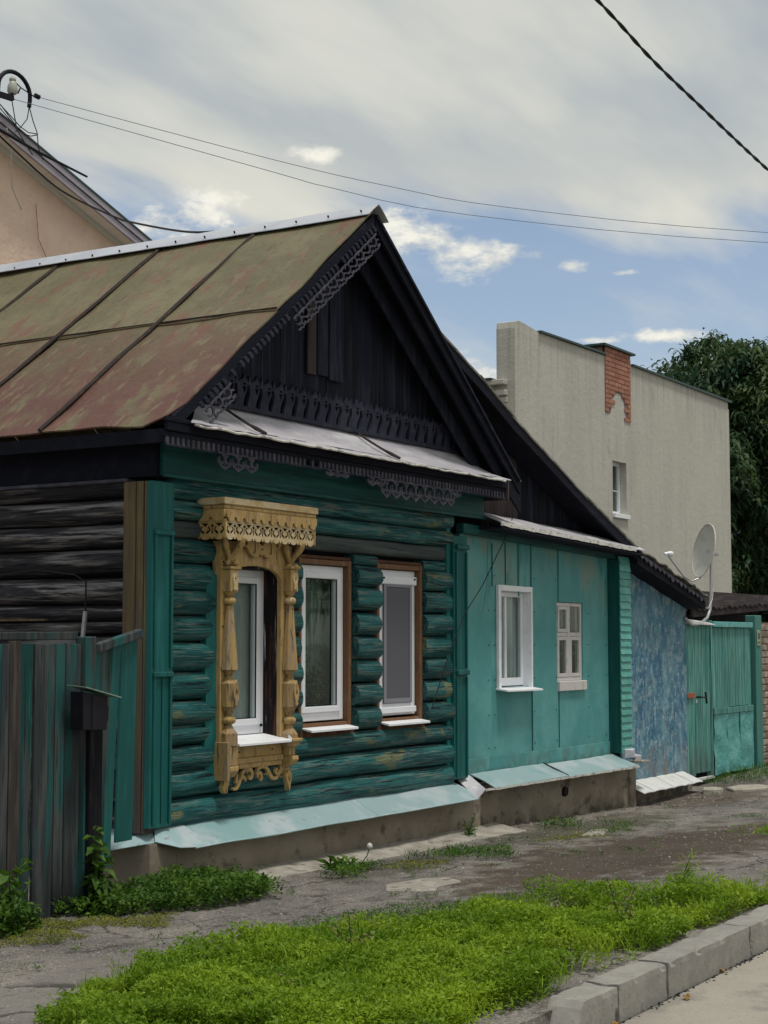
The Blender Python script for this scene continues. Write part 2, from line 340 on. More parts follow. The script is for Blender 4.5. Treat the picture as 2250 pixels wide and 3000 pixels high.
mt['kerb'] = M('cast concrete kerb', (0.245,0.232,0.212), [((0.31,0.295,0.265), (1,1,1), 6, .42, .62, .8), ((0.17,0.165,0.155), (2,2,2), 3, .56, .70, .6), ((0.12,0.11,0.10), (1,1,1), 40, .60, .68, .5)], .92, [((1,1,1), 20, .004), ((1,1,1), 70, .002)], jitter=.06)
mt['blue'] = M('blue mottled plaster', (0.095,0.225,0.315), [((0.19,0.34,0.41), (1.4,1.4,1), 3.0, .44, .58, .85), ((0.06,0.16,0.27), (1.2,1.2,.7), 2.6, .50, .60, .9), ((0.30,0.42,0.47), (2.4,2.4,1.5), 5.0, .53, .58, .8), ((0.20,0.26,0.29), (1.6,1.6,1.1), 6.0, .56, .60, .6), ((0.035,0.10,0.19), (2,2,1.6), 9, .59, .64, .7), ((0.22,0.19,0.17), (1,1,1), 3, .40, .60, .8, (2, .55, .1))], .9, [((1.4,1.4,1), 7, .035), ((1,1,1), 30, .008)])
mt['slat_teal'] = M('pale teal clapboard', (0.10,0.34,0.30), [((0.16,0.41,0.36), (2,2,2), 3, .45, .62, .8), ((0.035,0.16,0.13), (2,2,14), 3, .58, .68, .6)], .6, [((2,2,14), 4, .004)], jitter=.14)
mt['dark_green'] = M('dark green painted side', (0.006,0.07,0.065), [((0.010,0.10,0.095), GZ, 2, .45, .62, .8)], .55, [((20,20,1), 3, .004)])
mt['gate_teal'] = M('streaked teal gate boards', (0.065,0.245,0.225), [((0.17,0.40,0.34), (26,26,.7), 2.0, .46, .56, .95), ((0.010,0.085,0.09), (30,30,.6), 2.4, .52, .62, .9), ((0.14,0.17,0.135), (16,16,.8), 1.6, .55, .66, .6), ((0.09,0.08,0.07), (8,8,1), 2, .4, .6, .8, (2, .5, .05))], .7, [((30,30,.8), 3, .006)], jitter=.1)
mt['gate_metal'] = M('teal dented sheet metal', (0.11,0.38,0.365), [((0.17,0.45,0.44), (1,1,1), 3.0, .42, .62, .9), ((0.07,0.27,0.27), (1,1,1), 3.6, .54, .68, .8)], .45, [((1,1,1), 4.5, .04)], jitter=.04, metal=.1)
mt['post_teal'] = M('dull teal gate post', (0.05,0.20,0.175), [((0.09,0.21,0.18), GZ, 2, .45, .62, .7)], .6)
mt['fence_grey'] = M('grey fence plank', (0.034,0.042,0.046), [((0.082,0.085,0.085), GZ, 1.6, .44, .62, .8), ((0.015,0.095,0.09), (5,5,.8), 1.5, .52, .64, .8), ((0.02,0.02,0.022), (26,26,1), 2.4, .56, .64, .8), ((0.012,0.014,0.014), (2,2,1), 2, .35, .6, .85, (2, .45, 0.0))], .85, [((30,30,1), 3, .006)], jitter=.2)
mt['fence_teal'] = M('flaking teal fence plank', (0.009,0.068,0.068), [((0.08,0.085,0.085), (9,9,.7), 1.8, .44, .58, .8), ((0.025,0.19,0.17), GZ, 1.5, .55, .70, .8), ((0.01,0.02,0.02), (26,26,1), 2.4, .56, .64, .8), ((0.012,0.014,0.014), (2,2,1), 2, .35, .6, .85, (2, .45, 0.0))], .75, [((30,30,1), 3, .006)], jitter=.2)
mt['fence_brown'] = M('reddish brown fence plank', (0.058,0.050,0.048), [((0.12,0.10,0.09), GZ, 1.6, .44, .62, .7), ((0.03,0.025,0.025), (26,26,1), 2.4, .56, .64, .8), ((0.012,0.014,0.014), (2,2,1), 2, .35, .6, .85, (2, .45, 0.0))], .85, [((30,30,1), 3, .006)], jitter=.2)
mt['dark_wood'] = M('black rotten wood and shade backing', (0.007,0.007,0.011), [((0.035,0.033,0.035), GZ, 2, .5, .65, .8)], .9, [((30,30,1), 3, .006)])  # also backs the crown lace, where its black stands for shade
mt['box_metal'] = M('black mailbox metal', (0.014,0.013,0.020), [((0.035,0.028,0.03), (3,3,3), 3, .5, .65, .6)], .5, metal=.2)
mt['box_lid'] = M('pale green tin lid', (0.22,0.32,0.27), [((0.12,0.17,0.14), (6,6,6), 3, .5, .65, .6)], .5)
mt['peach'] = M('peach roughcast', (0.86,0.65,0.52), [((0.78,0.59,0.48), (1,1,1), 3.0, .44, .60, .8), ((0.68,0.52,0.43), (1,1,1), 9, .56, .68, .5)], .95, [((1,1,1), 14, .02)])
mt['soffit'] = M('cream soffit panel', (0.82,0.78,0.73), [], .6, jitter=.05)
mt['fascia_mauve'] = M('mauve grey fascia tin', (0.36,0.33,0.38), [((0.30,0.28,0.33), (1,1,1), 3, .45, .6, .7)], .5)
mt['cream_trim'] = M('cream wall trim', (0.66,0.66,0.60), [], .6)
mt['render_grey'] = M('grey-beige render', (0.47,0.455,0.405), [((0.51,0.495,0.44), (1,1,.5), 1.2, .42, .6, .8), ((0.37,0.36,0.33), (9,9,.5), 1.6, .56, .72, .5), ((0.41,0.395,0.35), (3,3,.35), 1.1, .5, .7, .5), ((0.32,0.31,0.285), (5,5,.22), 2.2, .50, .66, .55, (2, 5.0, 6.2)), ((0.30,0.29,0.26), (1.2,1.2,.8), 1.2, .60, .72, .6)], .95, [((1,1,1), 8, .012), ((1,1,1), 40, .005)])
mt['coping'] = M('dark green coping tin', (0.045,0.075,0.07), [], .5)
mt['brick_red'] = M('red chimney brick', (0.36,0.165,0.115), [((0.47,0.26,0.20), (3,3,3), 3, .5, .66, .6)], .9, [((1,1,1), 30, .004)], jitter=.16)
mt['mortar'] = M('grey mortar', (0.20,0.15,0.13), [], .95)
mt['brick_mix'] = M('old patchy brick', (0.24,0.175,0.135), [((0.42,0.36,0.30), (4,4,4), 2, .45, .6, .9), ((0.26,0.13,0.09), (5,5,5), 2, .58, .7, .8)], .95, [((1,1,1), 20, .01)], jitter=.3)
mt['dish'] = M('weathered white dish', (0.56,0.56,0.52), [((0.45,0.38,0.28), (4,4,4), 2, .55, .7, .5), ((0.40,0.41,0.40), (3,3,3), 3, .5, .65, .5)], .5)
mt['galv'] = M('galvanised pipe', (0.42,0.43,0.46), [((0.25,0.25,0.27), (8,8,8), 3, .55, .7, .7)], .4, metal=.6)
mt['black_cable'] = M('black cable', (0.010,0.012,0.013), [], .5)
mt['grey_wire'] = M('bare grey wire', (0.16,0.17,0.19), [], .5, metal=.3)
mt['dark_steel'] = M('dark steel', (0.012,0.012,0.018), [], .5, metal=.3)
mt['porcelain'] = M('grey porcelain', (0.40,0.42,0.36), [], .25)
mt['slate'] = M('old asbestos roof', (0.17,0.165,0.15), [((0.34,0.33,0.30), (4,4,4), 2, .5, .62, .8), ((0.06,0.065,0.05), (3,3,3), 3, .55, .68, .8)], .9, [((1,1,1), 12, .02)])
mt['shed_roof'] = M('dark brown shed roof', (0.028,0.022,0.024), [((0.055,0.044,0.042), (2,4,4), 2, .5, .62, .8)], .9)
mt['sign_plate'] = M('yellowed enamel plate', (0.36,0.34,0.22), [((0.24,0.26,0.20), (12,12,12), 2, .5, .62, .7)], .5)
mt['sign_ink'] = M('dark plate print', (0.05,0.07,0.06), [], .6)
mt['rust'] = M('rusty brick red hinge', (0.36,0.12,0.07), [((0.16,0.08,0.06), (14,14,14), 3, .5, .6, .8)], .9)
mt['bark'] = M('tree bark', (0.07,0.055,0.04), [], .95, [((6,6,1), 5, .03)])
mt['stone'] = M('pale broken concrete', (0.40,0.37,0.31), [((0.27,0.25,0.21), (3,3,3), 4, .45, .62, .8)], .95, [((1,1,1), 20, .01)], jitter=.1)
mt['gravel'] = M('grey gravel', (0.21,0.195,0.175), [((0.36,0.33,0.29), (1,1,1), 9, .5, .6, .8), ((0.08,0.075,0.07), (1,1,1), 13, .52, .6, .8)], .95)
mt['dry_leaf'] = M('dry yellow leaf', (0.28,0.17,0.05), [((0.10,0.05,0.02), (20,20,20), 3, .5, .6, .6)], .8)
def leafmat(name, c1, c2, sc=3.0, trans=.35, c3=None, lo=.40, hi=.62):
    m = M(name, c1, [(c2, (1,1,1), sc, lo, hi, 1.0)] + ([(c3, (1,1,1), sc*12, .56, .64, .8)] if c3 else []), .6, spec=.25)
    N = m.node_tree.nodes; L = m.node_tree.links; P = N['Principled BSDF']
    src = P.inputs['Base Color'].links[0].from_socket
    tr = N.new('ShaderNodeBsdfTranslucent'); L.new(src, tr.inputs[0]); ms = N.new('ShaderNodeMixShader'); ms.inputs[0].default_value = trans
    L.new(P.outputs[0], ms.inputs[1]); L.new(tr.outputs[0], ms.inputs[2]); L.new(ms.outputs[0], N['Material Output'].inputs[0])
    return m
mt['grass'] = leafmat('bright verge leaves', (0.115,0.22,0.008), (0.25,0.375,0.018), 1.8, .4, (0.34,0.46,0.05))
mt['grass_dark'] = leafmat('deeper green leaves', (0.030,0.085,0.008), (0.085,0.185,0.018), 4, .35, (0.14,0.24,0.05))
mt['weed'] = leafmat('dark weed leaves', (0.035,0.095,0.010), (0.100,0.195,0.020), 5, .35, (0.16,0.25,0.07))
mt['moss'] = leafmat('yellow green moss', (0.10,0.125,0.008), (0.19,0.20,0.014), 6, .1)
mt['dry_stalk'] = leafmat('yellowish seed stalks', (0.16,0.17,0.05), (0.24,0.22,0.09), 6, .3)
mt['chestnut'] = leafmat('chestnut leaves', (0.026,0.068,0.034), (0.080,0.135,0.050), .8, .3, (0.15,0.15,0.045), .42, .66)
mt['far_tree'] = leafmat('street tree leaves', (0.03,0.08,0.02), (0.08,0.15,0.03), .8, .3)
def glass():
    m = bpy.data.materials.new('window glass'); m.use_nodes = True; nt = m.node_tree; N = nt.nodes; L = nt.links; N.clear()
    lw = N.new('ShaderNodeFresnel'); lw.inputs[0].default_value = 1.75
    tr = N.new('ShaderNodeBsdfTransparent'); tr.inputs[0].default_value = (.80,.86,.84,1)
    gl = N.new('ShaderNodeBsdfGlossy'); gl.inputs['Roughness'].default_value = .03; gl.inputs['Color'].default_value = (.85,.9,.9,1)
    no = N.new('ShaderNodeTexNoise'); no.inputs['Scale'].default_value = 2.5; bp = N.new('ShaderNodeBump'); bp.inputs['Distance'].default_value = .0015
    L.new(no.outputs[0], bp.inputs['Height']); L.new(bp.outputs[0], gl.inputs['Normal'])
    ge = N.new('ShaderNodeNewGeometry'); fb = N.new('ShaderNodeMath'); fb.operation = 'SUBTRACT'; fb.inputs[0].default_value = 1.0; L.new(ge.outputs['Backfacing'], fb.inputs[1])
    ff = N.new('ShaderNodeMath'); ff.operation = 'MULTIPLY'; L.new(lw.outputs[0], ff.inputs[0]); L.new(fb.outputs[0], ff.inputs[1])
    ms = N.new('ShaderNodeMixShader'); L.new(ff.outputs[0], ms.inputs[0]); L.new(tr.outputs[0], ms.inputs[1]); L.new(gl.outputs[0], ms.inputs[2])
    o = N.new('ShaderNodeOutputMaterial'); L.new(ms.outputs[0], o.inputs[0]); return m
mt['glass'] = glass()

# ground material: dusty asphalt, darker dirt, brown litter, cracks
def groundmat():
    m = M('trodden asphalt and dirt', (0.150,0.138,0.130), [((0.25,0.228,0.20), (1,1.5,1), .9, .40, .60, .9), ((0.075,0.068,0.067), (1,2.0,1), 1.3, .52, .66, .75), ((0.20,0.175,0.15), (1,2.4,1), 4, .5, .62, .6),
        ((0.42,0.38,0.33), (1,1,1), 26, .60, .66, .4), ((0.52,0.48,0.43), (1,1,1), 85, .58, .63, .85), ((0.05,0.045,0.04), (1,1,1), 60, .58, .63, .8), ((0.06,0.052,0.045), (1,2.2,1), 5, .57, .66, .7), ((0.035,0.032,0.03), (1,1,1), 34, .60, .68, .55), ((0.08,0.09,0.02), (1,1,1), 2.3, .62, .72, .6)], .95, [((1,1,1), 6, .03), ((1,1,1), 42, .012)])
    N = m.node_tree.nodes; L = m.node_tree.links; P = N['Principled BSDF']; src = P.inputs['Base Color'].links[0].from_socket
    geo = N.new('ShaderNodeNewGeometry')
    def blob(cx, cy, rx, ry, col, src, w=1.0, nsc=5):
        s = N.new('ShaderNodeVectorMath'); s.operation = 'SUBTRACT'; L.new(geo.outputs['Position'], s.inputs[0]); s.inputs[1].default_value = (cx, cy, 0)
        q = N.new('ShaderNodeVectorMath'); q.operation = 'MULTIPLY'; L.new(s.outputs[0], q.inputs[0]); q.inputs[1].default_value = (1/rx, 1/ry, 0)
        l = N.new('ShaderNodeVectorMath'); l.operation = 'LENGTH'; L.new(q.outputs[0], l.inputs[0])
        t = N.new('ShaderNodeTexNoise'); t.inputs['Scale'].default_value = nsc; t.inputs['Detail'].default_value = 8; L.new(geo.outputs['Position'], t.inputs[0])
        a = N.new('ShaderNodeMath'); a.operation = 'MULTIPLY_ADD'; L.new(t.outputs[0], a.inputs[0]); a.inputs[1].default_value = 1.6; L.new(l.outputs['Value'], a.inputs[2])
        r = N.new('ShaderNodeMapRange'); r.interpolation_type = 'SMOOTHSTEP'; L.new(a.outputs[0], r.inputs[0]); r.inputs[1].default_value = 1.95; r.inputs[2].default_value = 1.45; r.inputs[4].default_value = w
        x = N.new('ShaderNodeMix'); x.data_type = 'RGBA'; L.new(r.outputs[0], x.inputs[0]); L.new(src, x.inputs[6]); x.inputs[7].default_value = (*col, 1); return x.outputs[2]
    src = blob(3.4, -2.1, 3.0, .95, (0.072,0.052,0.038), src, .85)
    src = blob(5.2, -.75, 1.9, .45, (0.060,0.058,0.030), src, .7)
    src = blob(1.7, -.75, 1.0, .30, (0.075,0.068,0.055), src, .7)
    src = blob(9.2, -.55, 1.4, .45, (0.095,0.070,0.050), src, .7)
    src = blob(-2.6, -2.3, 1.9, .9, (0.205,0.188,0.172), src, .55)
    # cracks
    v = N.new('ShaderNodeTexVoronoi'); v.feature = 'DISTANCE_TO_EDGE'; v.inputs['Scale'].default_value = 1.1
    t = N.new('ShaderNodeTexNoise'); t.inputs['Scale'].default_value = 3.0; t.inputs['Detail'].default_value = 6; L.new(geo.outputs['Position'], t.inputs[0])
    va = N.new('ShaderNodeVectorMath'); va.operation = 'MULTIPLY_ADD'; L.new(t.outputs['Color'], va.inputs[0]); va.inputs[1].default_value = (.5,.5,.0); L.new(geo.outputs['Position'], va.inputs[2])
    L.new(va.outputs[0], v.inputs['Vector'])
    r = N.new('ShaderNodeMapRange'); L.new(v.outputs['Distance'], r.inputs[0]); r.inputs[1].default_value = .012; r.inputs[2].default_value = .003; r.inputs[4].default_value = .75
    x = N.new('ShaderNodeMix'); x.data_type = 'RGBA'; L.new(r.outputs[0], x.inputs[0]); L.new(src, x.inputs[6]); x.inputs[7].default_value = (.03,.028,.026,1)
    L.new(x.outputs[2], P.inputs['Base Color'])
    return m
mt['ground'] = groundmat()
mt['road'] = M('pale dusty road asphalt', (0.30,0.275,0.235), [((0.36,0.33,0.28), (1,1,1), .8, .42, .6, .8), ((0.19,0.175,0.155), (1,1,1), 3, .54, .68, .6), ((0.42,0.38,0.33), (1,1,1), 60, .58, .66, .5), ((0.14,0.13,0.12), (1,1,1), 55, .60, .68, .5)], .95, [((1,1,1), 50, .006), ((1,1,1), 3, .01)])

# ---------------------------------------------------------------- ground and road
def sm(a, b, x):
    t = min(max((x-a)/(b-a), 0), 1); return t*t*(3-2*t)
def chipped(x0, x1, y0, y1, z0, z1, seed, amp=.006, cell=.035, nose=0):
    bm = bmesh.new(); bmesh.ops.create_cube(bm, size=1)
    for v in bm.verts: v.co = Vector((x0+(v.co.x+.5)*(x1-x0), y0+(v.co.y+.5)*(y1-y0), z0+(v.co.z+.5)*(z1-z0)))
    for ax, L_ in ((0, x1-x0), (1, y1-y0), (2, z1-z0)):
        n = max(1, int(L_/cell))
        for k in range(1, n):
            co = Vector((x0, y0, z0)); co[ax] += L_*k/n; no = Vector((0,0,0)); no[ax] = 1
            bmesh.ops.bisect_plane(bm, geom=bm.verts[:]+bm.edges[:]+bm.faces[:], plane_co=co, plane_no=no)
    for v in bm.verts:
        p = v.co.copy(); e = [min(p.x-x0, x1-p.x), min(p.y-y0, y1-p.y), z1-p.z]; near = sum(1 for q in e if q < .004)
        n_ = noise.noise(p*9+Vector((seed, 0, 0))); m_ = noise.noise(p*34+Vector((0, seed, 0)))
        k = (.55 if near >= 2 else .12)*amp*(1+1.6*n_+1.2*m_) + (amp*2.2*max(0, n_-.25)*3 if near >= 2 else 0)
        c = Vector(((x0+x1)/2, (y0+y1)/2, z0)); 
        if e[1] < .004: v.co.y += k*(1 if p.y < c.y else -1)
        if e[2] < .004: v.co.z -= k
        if e[0] < .004: v.co.x += k*(1 if p.x < c.x else -1)*.6
        if nose and p.x < x0+nose: v.co.z = z0 + (v.co.z-z0)*(.12+.88*((p.x-x0)/nose)) 
    mb = MB(); bm.verts.index_update(); mb.v = [tuple(v.co) for v in bm.verts]; mb.f = [tuple(v.index for v in f.verts) for f in bm.faces]; bm.free(); return mb
def gz(x, y):
    pts = [(-30,.0),(-2,.0),(0,-.03),(4.2,-.07),(8,-.16),(9.6,-.13),(12,-.05),(30,0)]
    w = 0
    for (a, za), (b, zb) in zip(pts, pts[1:]):
        if a <= x <= b: w = za + (zb-za)*(x-a)/(b-a)
    if x < -30 or x > 30: w = 0
    t = sm(-1.3, -3.3, y)
    z = w*(1-t) + .065*t
    if -12 < x < 18 and -5 < y < 1: z += .013*nz(x, y, 3, 1.3) + .006*nz(x, y, 9, 5)
    if y < -4.0: z = -.30
    return z
def build_ground():
    xs = sorted(set([round(-12 + .08*i, 3) for i in range(338)] + [-400,-200,-100,-50,-30,-20,-15, 18,22,30,45,70,120,250,500]))
    ys = sorted(set([round(-3.995 + .07*i, 3) for i in range(78)] + [-4.005,-4.5,-12,-30,-60,-120,-400, 2.2,4,8,15,30,60,120,300,500]))
    v = [(x, y, gz(x, y)) for x in xs for y in ys]; n = len(ys)
    mb = MB(); mb.v = v
    mb.f = [(i*n+j, (i+1)*n+j, (i+1)*n+j+1, i*n+j+1) for i in range(len(xs)-1) for j in range(n-1)]
    setting(part('ground', mb, mt['ground'], smooth=True))
    rb = MB(); rb.grid(lambda u, w: (-300+700*u, -14+9.86*w, -.045), 40, 8)
    setting(part('road', rb, mt['road']))
build_ground()
# kerb of cast stones, first one sloping down at its end
def build_kerb():
    k = bpy.data.objects.new('kerb', None); COL.objects.link(k); k.location = (-2, -4.05, 0); setting(k)
    js = [-1.90, -1.335, -.19, .95, 2.05, 3.15, 4.25, 5.35, 6.45, 7.55, 8.65, 9.75]
    mb = MB(); y0, y1 = -4.125, -3.965
    a, b = -2.30, js[0]-.006
    mb = chipped(a-.07, b, y0, y1, -.1, .110, 3, .008, .03, nose=.11)
    part('kerb_stone', mb, mt['kerb'], k, label='end kerb stone with a sloping broken nose')
    for i in range(len(js)-1):
        a, b = js[i]+.010, js[i+1]-.010; mb = MB(); dz = .004*nz(i*3.3); dy = .012*nz(i*1.7+5) if i else 0
        mb = chipped(a, b, y0+dy, y1+dy, -.1, .114+dz, 7*i, .006, .03 if i < 5 else .08); part('kerb_stone', mb, mt['kerb'], k)
build_kerb()
# worn concrete ledge at the foot of the plinth
mb = MB()
mb.sheet(lambda u, v: (.16+4.35*u, -.115 - v*(.34 + .05*nz(u*9, 1) + .03*nz(u*31, 2)), gz(.16+4.35*u, -.3) + .050 - .045*v + .010*nz(u*14, v*2)), 60, 6, (0,0,-.08))
setting(part('concrete_ledge', mb, mt['concrete'], smooth=True))

# ---------------------------------------------------------------- log house
house = thing('log_house', 'teal log house with dark wooden gable, rusty olive tin roof and one ochre carved window', 'house', (2.1, 0, 0))
def log_x(x0, x1, z0, z1, y, seed, bulge=.092, mat='log_teal', cut0=True, cut1=True):
    """log lying along x; front half-round towards -y"""
    n = max(2, int((x1-x0)/.16)); h = (z1-z0)/2; zc = (z0+z1)/2; m = 8; mb = MB(); rows = []
    for i in range(n+1):
        x = x0 + (x1-x0)*i/n; k = 1 + .14*nz(x*1.3, seed, 1); dz = .010*nz(x*1.1, seed, 5)
        row = []
        for j in range(m+1):
            an = -math.pi/2 + math.pi*j/m
            c = max(math.cos(an), 0)**.74
            xx = x
            if i == 0 and cut0: xx = x + .018*(1-c) - .0
            if i == n and cut1: xx = x - .018*(1-c)
            row.append((xx, y + .0 - bulge*c*k + .007*nz(x*4, j*.7, seed), zc + dz + h*.985*math.sin(an)*(1+.06*nz(x*2.3, seed, 9))))
        row.append((x, y+.05, z1-.004)); row.append((x, y+.05, z0+.004)); rows.append(row)
    w = len(rows[0]); b = 0
    for r_ in rows: mb.v += r_
    for i in range(n):
        for j in range(w):
            j2 = (j+1) % w; mb.f.append((i*w+j, (i+1)*w+j, (i+1)*w+j2, i*w+j2))
    mb.f.append(tuple(range(w-1,-1,-1))); mb.f.append(tuple(n*w+j for j in range(w)))
    return part('log', mb, mt[mat], house, smooth=True)
# left block, between first and second window, between second and third, right block, full logs
ZL = [.72,.885,1.03,1.198,1.392,1.591,1.767,1.947,2.131,2.30,2.42,2.56,2.72]
ZR = [.72,.892,1.083,1.263,1.449,1.641,1.833,2.026,2.202,2.287,2.42,2.56,2.72]
for a, b in ((.34,.535),(.535,.72)): log_x(-.03, 3.86, a, b, 0, a*7, .098)
log_x(-.03, 3.86, .72, .888, 0, 4.4)
for i in range(1, len(ZL)-4):
    log_x(-.03, .472, ZL[i], ZL[i+1], 0, i*3.1+.5, .080 if i % 2 else .088)
def blk(x0, x1, s, zs, bul):
    for i in range(1, 8):
        z0, z1 = zs[i], zs[i+1]
        if i == 1: z0 += .0
        log_x(x0 + .02*nz(i*2.1, s), x1 + .015*nz(i*3.7, s), z0, z1, 0, s+i*1.9, bul + .02*nz(i*1.3, s))
blk(1.355, 1.555, 3.0, ZR, .085); blk(2.295, 2.655, 9.0, ZR, .105); blk(3.395, 3.86, 17.0, ZR, .092)
log_x(2.295, 2.655, 2.202, 2.287, 0, 91, .06); log_x(3.395, 3.86, 2.202, 2.287, 0, 92, .06); log_x(-.03, .472, 2.131, 2.29, 0, 93, .08)
log_x(-.03, 3.86, 2.292, 2.42, 0, 44, .055, 'log_grey'); log_x(-.03, 3.86, 2.42, 2.56, 0, 45, .095); log_x(-.03, 3.86, 2.56, 2.74, 0, 46, .095)
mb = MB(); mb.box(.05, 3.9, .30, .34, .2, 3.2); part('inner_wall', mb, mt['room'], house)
mb = MB()
for a, b in ((.03,.60),(1.245,1.56),(2.30,2.66),(3.40,3.9)): mb.box(a, b, .052, .30, .3, 2.8)
for a, b in ((.60,1.245),(1.56,2.30),(2.66,3.40)): mb.box(a, b, .052, .30, .3, .86); mb.box(a, b, .052, .30, 2.27, 2.8)
part('wall_core', mb, mt['dark_board'], house)
# corner: ochre side boards, teal pilaster with panels
mb = MB(); mb.box(-.250, -.10, .037, .140, .34, 2.66); part('corner_board', mb, mt['gold_post'], house, bevel=.004)
mb = MB(); mb.box(-.245, -.10, -.028, .033, .34, 2.66); part('corner_board', mb, mt['gold_post'], house, bevel=.004)
mb = MB(); mb.box(-.240, -.10, -.054, -.032, .34, 2.66); part('corner_board', mb, mt['gold_post'], house, bevel=.004)
pil = part('pilaster', MB().box(-.242, -.018, -.105, -.055, .375, 2.66), mt['teal_wood'], house, bevel=.004)
for z0, z1 in ((1.42, 2.30), (.40, 1.36)):
    part('panel_molding', MB().box(-.222, -.202, -.122, -.106, z0, z1), mt['teal_wood'], pil, bevel=.003)
    part('panel_molding', MB().box(-.056, -.034, -.122, -.106, z0, z1), mt['teal_wood'], pil, bevel=.003)
for z in (1.36, 2.30): part('panel_molding', MB().box(-.226, -.030, -.130, -.106, z, z+.035), mt['teal_wood'], pil, bevel=.005)
part('panel_molding', MB().box(-.132, -.125, -.112, -.106, .40, 1.36), mt['dark_green'], pil)
# side wall logs running back from the street
zs = [.30,.50,.70,.90,1.10,1.28,1.45,1.64,1.735,1.85,2.04,2.23,2.405,2.575,2.74]
for i in range(len(zs)-1):
    z0, z1 = zs[i], zs[i+1]; h = (z1-z0)/2; zc = (z0+z1)/2; n = 40; m = 8; mb = MB(); w = m+3
    for a in range(n+1):
        y = .125 + 9*(a/n)**1.6; k = 1 + .16*nz(y*1.1, i*3, 1)
        for j in range(m+1):
            an = -math.pi/2 + math.pi*j/m; c = max(math.cos(an), 0)**1.05
            mb.v.append((.02 - .195*c*k*(h/.09)**.5, y, zc + h*.98*math.sin(an) + .010*nz(y*.8, i*5)))
        mb.v.append((.10, y, z1)); mb.v.append((.10, y, z0))
    for a in range(n):
        for j in range(w):
            j2 = (j+1) % w; mb.f.append((a*w+j, (a+1)*w+j, (a+1)*w+j2, a*w+j2))
    mb.f.append(tuple(range(w-1,-1,-1))); part('log', mb, mt['log_side'], house, smooth=True)
part('wall_core', MB().box(.035, .10, .13, 9.3, .1, 2.8), mt['dark_board'], house)
part('batten', MB().beam((-.165,.9,1.745), (-.165,3.2,1.742), .03, .016), mt['gold_post'], house, label='thin pale strip lying in a joint of the side logs')

# eaves: boxed cornice, green frieze
part('frieze_board', MB().box(-.16, 4.36, -.125, -.09, 2.70, 2.93), mt['teal_board_x'], house, bevel=.004)
part('frieze_molding', MB().box(-.17, 4.37, -.145, -.126, 2.688, 2.715), mt['teal_board_x'], house, bevel=.004)
part('frieze_end', MB().box(4.30, 4.36, -.088, .12, 2.70, 2.93), mt['teal_board_x'], house)
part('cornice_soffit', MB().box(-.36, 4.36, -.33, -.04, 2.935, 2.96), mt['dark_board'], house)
for n_, (y, z0, z1) in enumerate(((-.355,2.962,3.02),(-.335,2.925,2.961),(-.36,3.0205,3.05))):
    part('cornice_molding', MB().box(-.40-.01*n_, 4.38, y, y+.03, z0, z1), mt['dark_board'], house, bevel=.004)
part('cornice_end', MB().box(4.39, 4.42, -.35, .10, 2.86, 3.05), mt['gable_brown'], house, bevel=.004)
part('eaves_fascia', MB().box(-.21, -.17, -.088, 9.4, 2.69, 2.94), mt['dark_board'], house, bevel=.004)
part('eaves_fascia', MB().box(-.225, -.12, .135, 9.4, 2.665, 2.688), mt['lace_grey'], house, bevel=.004)
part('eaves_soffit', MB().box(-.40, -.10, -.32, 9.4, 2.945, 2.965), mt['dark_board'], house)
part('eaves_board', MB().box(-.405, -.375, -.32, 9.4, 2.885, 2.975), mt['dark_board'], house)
part('corner_block', MB().box(-.17, .0, -.088, -.02, 2.69, 2.93), mt['dark_board'], house)

# roof slopes of separate sheets with standing seams
RX, RZ = 2.14, 4.99; SL = .772
def rz(x): return RZ - SL*abs(x-RX)
YS = [-.36, .74, 1.75, 2.91, 4.0, 5.1, 6.2, 7.3, 8.4, 9.5]
up = Vector((-SL, 0, 1)).normalized()
for k in range(len(YS)-1):
    a, b = YS[k]+.006, YS[k+1]-.006
    for lo, hi, lift in ((-.42, .81, .0), (.79, 2.10, .014)):
        def fn(u, v, a=a, b=b, lo=lo, hi=hi, lift=lift, k=k):
            x = lo + (hi-lo)*u; y = a + (b-a)*v
            if k == 0 and lo < 0 and v < .18 and u < .12: y = max(y, a + (b-a)*.18*(1-u/.12)); 
            if lo < 0: x += .012*nz(y*3, 5)*(1-u)
            n_ = .020*nz(x*1.4, y*1.4, k) + .016*nz(x*3.1, y*2.6, k+7)
            return (x, y, rz(x) + lift + n_ + (.02*(1-u)*(lo > 0)*0))
        part('roof_sheet', MB().sheet(fn, 12, 10, up*-.012), mt['roof'], house, smooth=True)
    part('roof_sheet', MB().sheet(lambda u, v, a=a, b=b: (2.17+2.48*u, a+(b-a)*v, rz(2.17+2.48*u)), 6, 2, (-.01,0,-.012)), mt['roof'], house)
for k, y in enumerate(YS[1:-1]):
    pts = [(x, y+.010*nz(x*2, y), rz(x) + .022 + .006*nz(x*4, y*3)) for x in [-.43 + 2.50*i/18 for i in range(19)]]
    part('roof_seam', MB().tube(pts, [.016+.004*nz(i*1.1, y) for i in range(19)], 6), mt['seam_roof'], house)
for k in range(len(YS)-1):
    a, b = YS[k], YS[k+1]
    pts = [(.80+.006*nz(y*5), y, rz(.80)+.020) for y in [a+(b-a)*i/8 for i in range(9)]]
    part('roof_seam', MB().tube(pts, .008, 5), mt['seam_roof'], house)
for a, b in ((-.385, 1.86),(1.84, 4.1),(4.08,6.4),(6.38,8.6)):
    def cap(u, v, a=a, b=b):
        y = a + (b-a)*u; s = -1 + 2*v; x = RX + s*.145
        z = RZ + .048 - (.11*abs(s)**1.15) + .02*sm(0, 4, y) + .006*nz(y*3, s)
        return (x + .006*nz(y*4, s*3), y, z)
    part('ridge_cap', MB().sheet(cap, 16, 6, (0,0,-.006)), mt['ridge_tin'], house, smooth=True)
mb = MB()
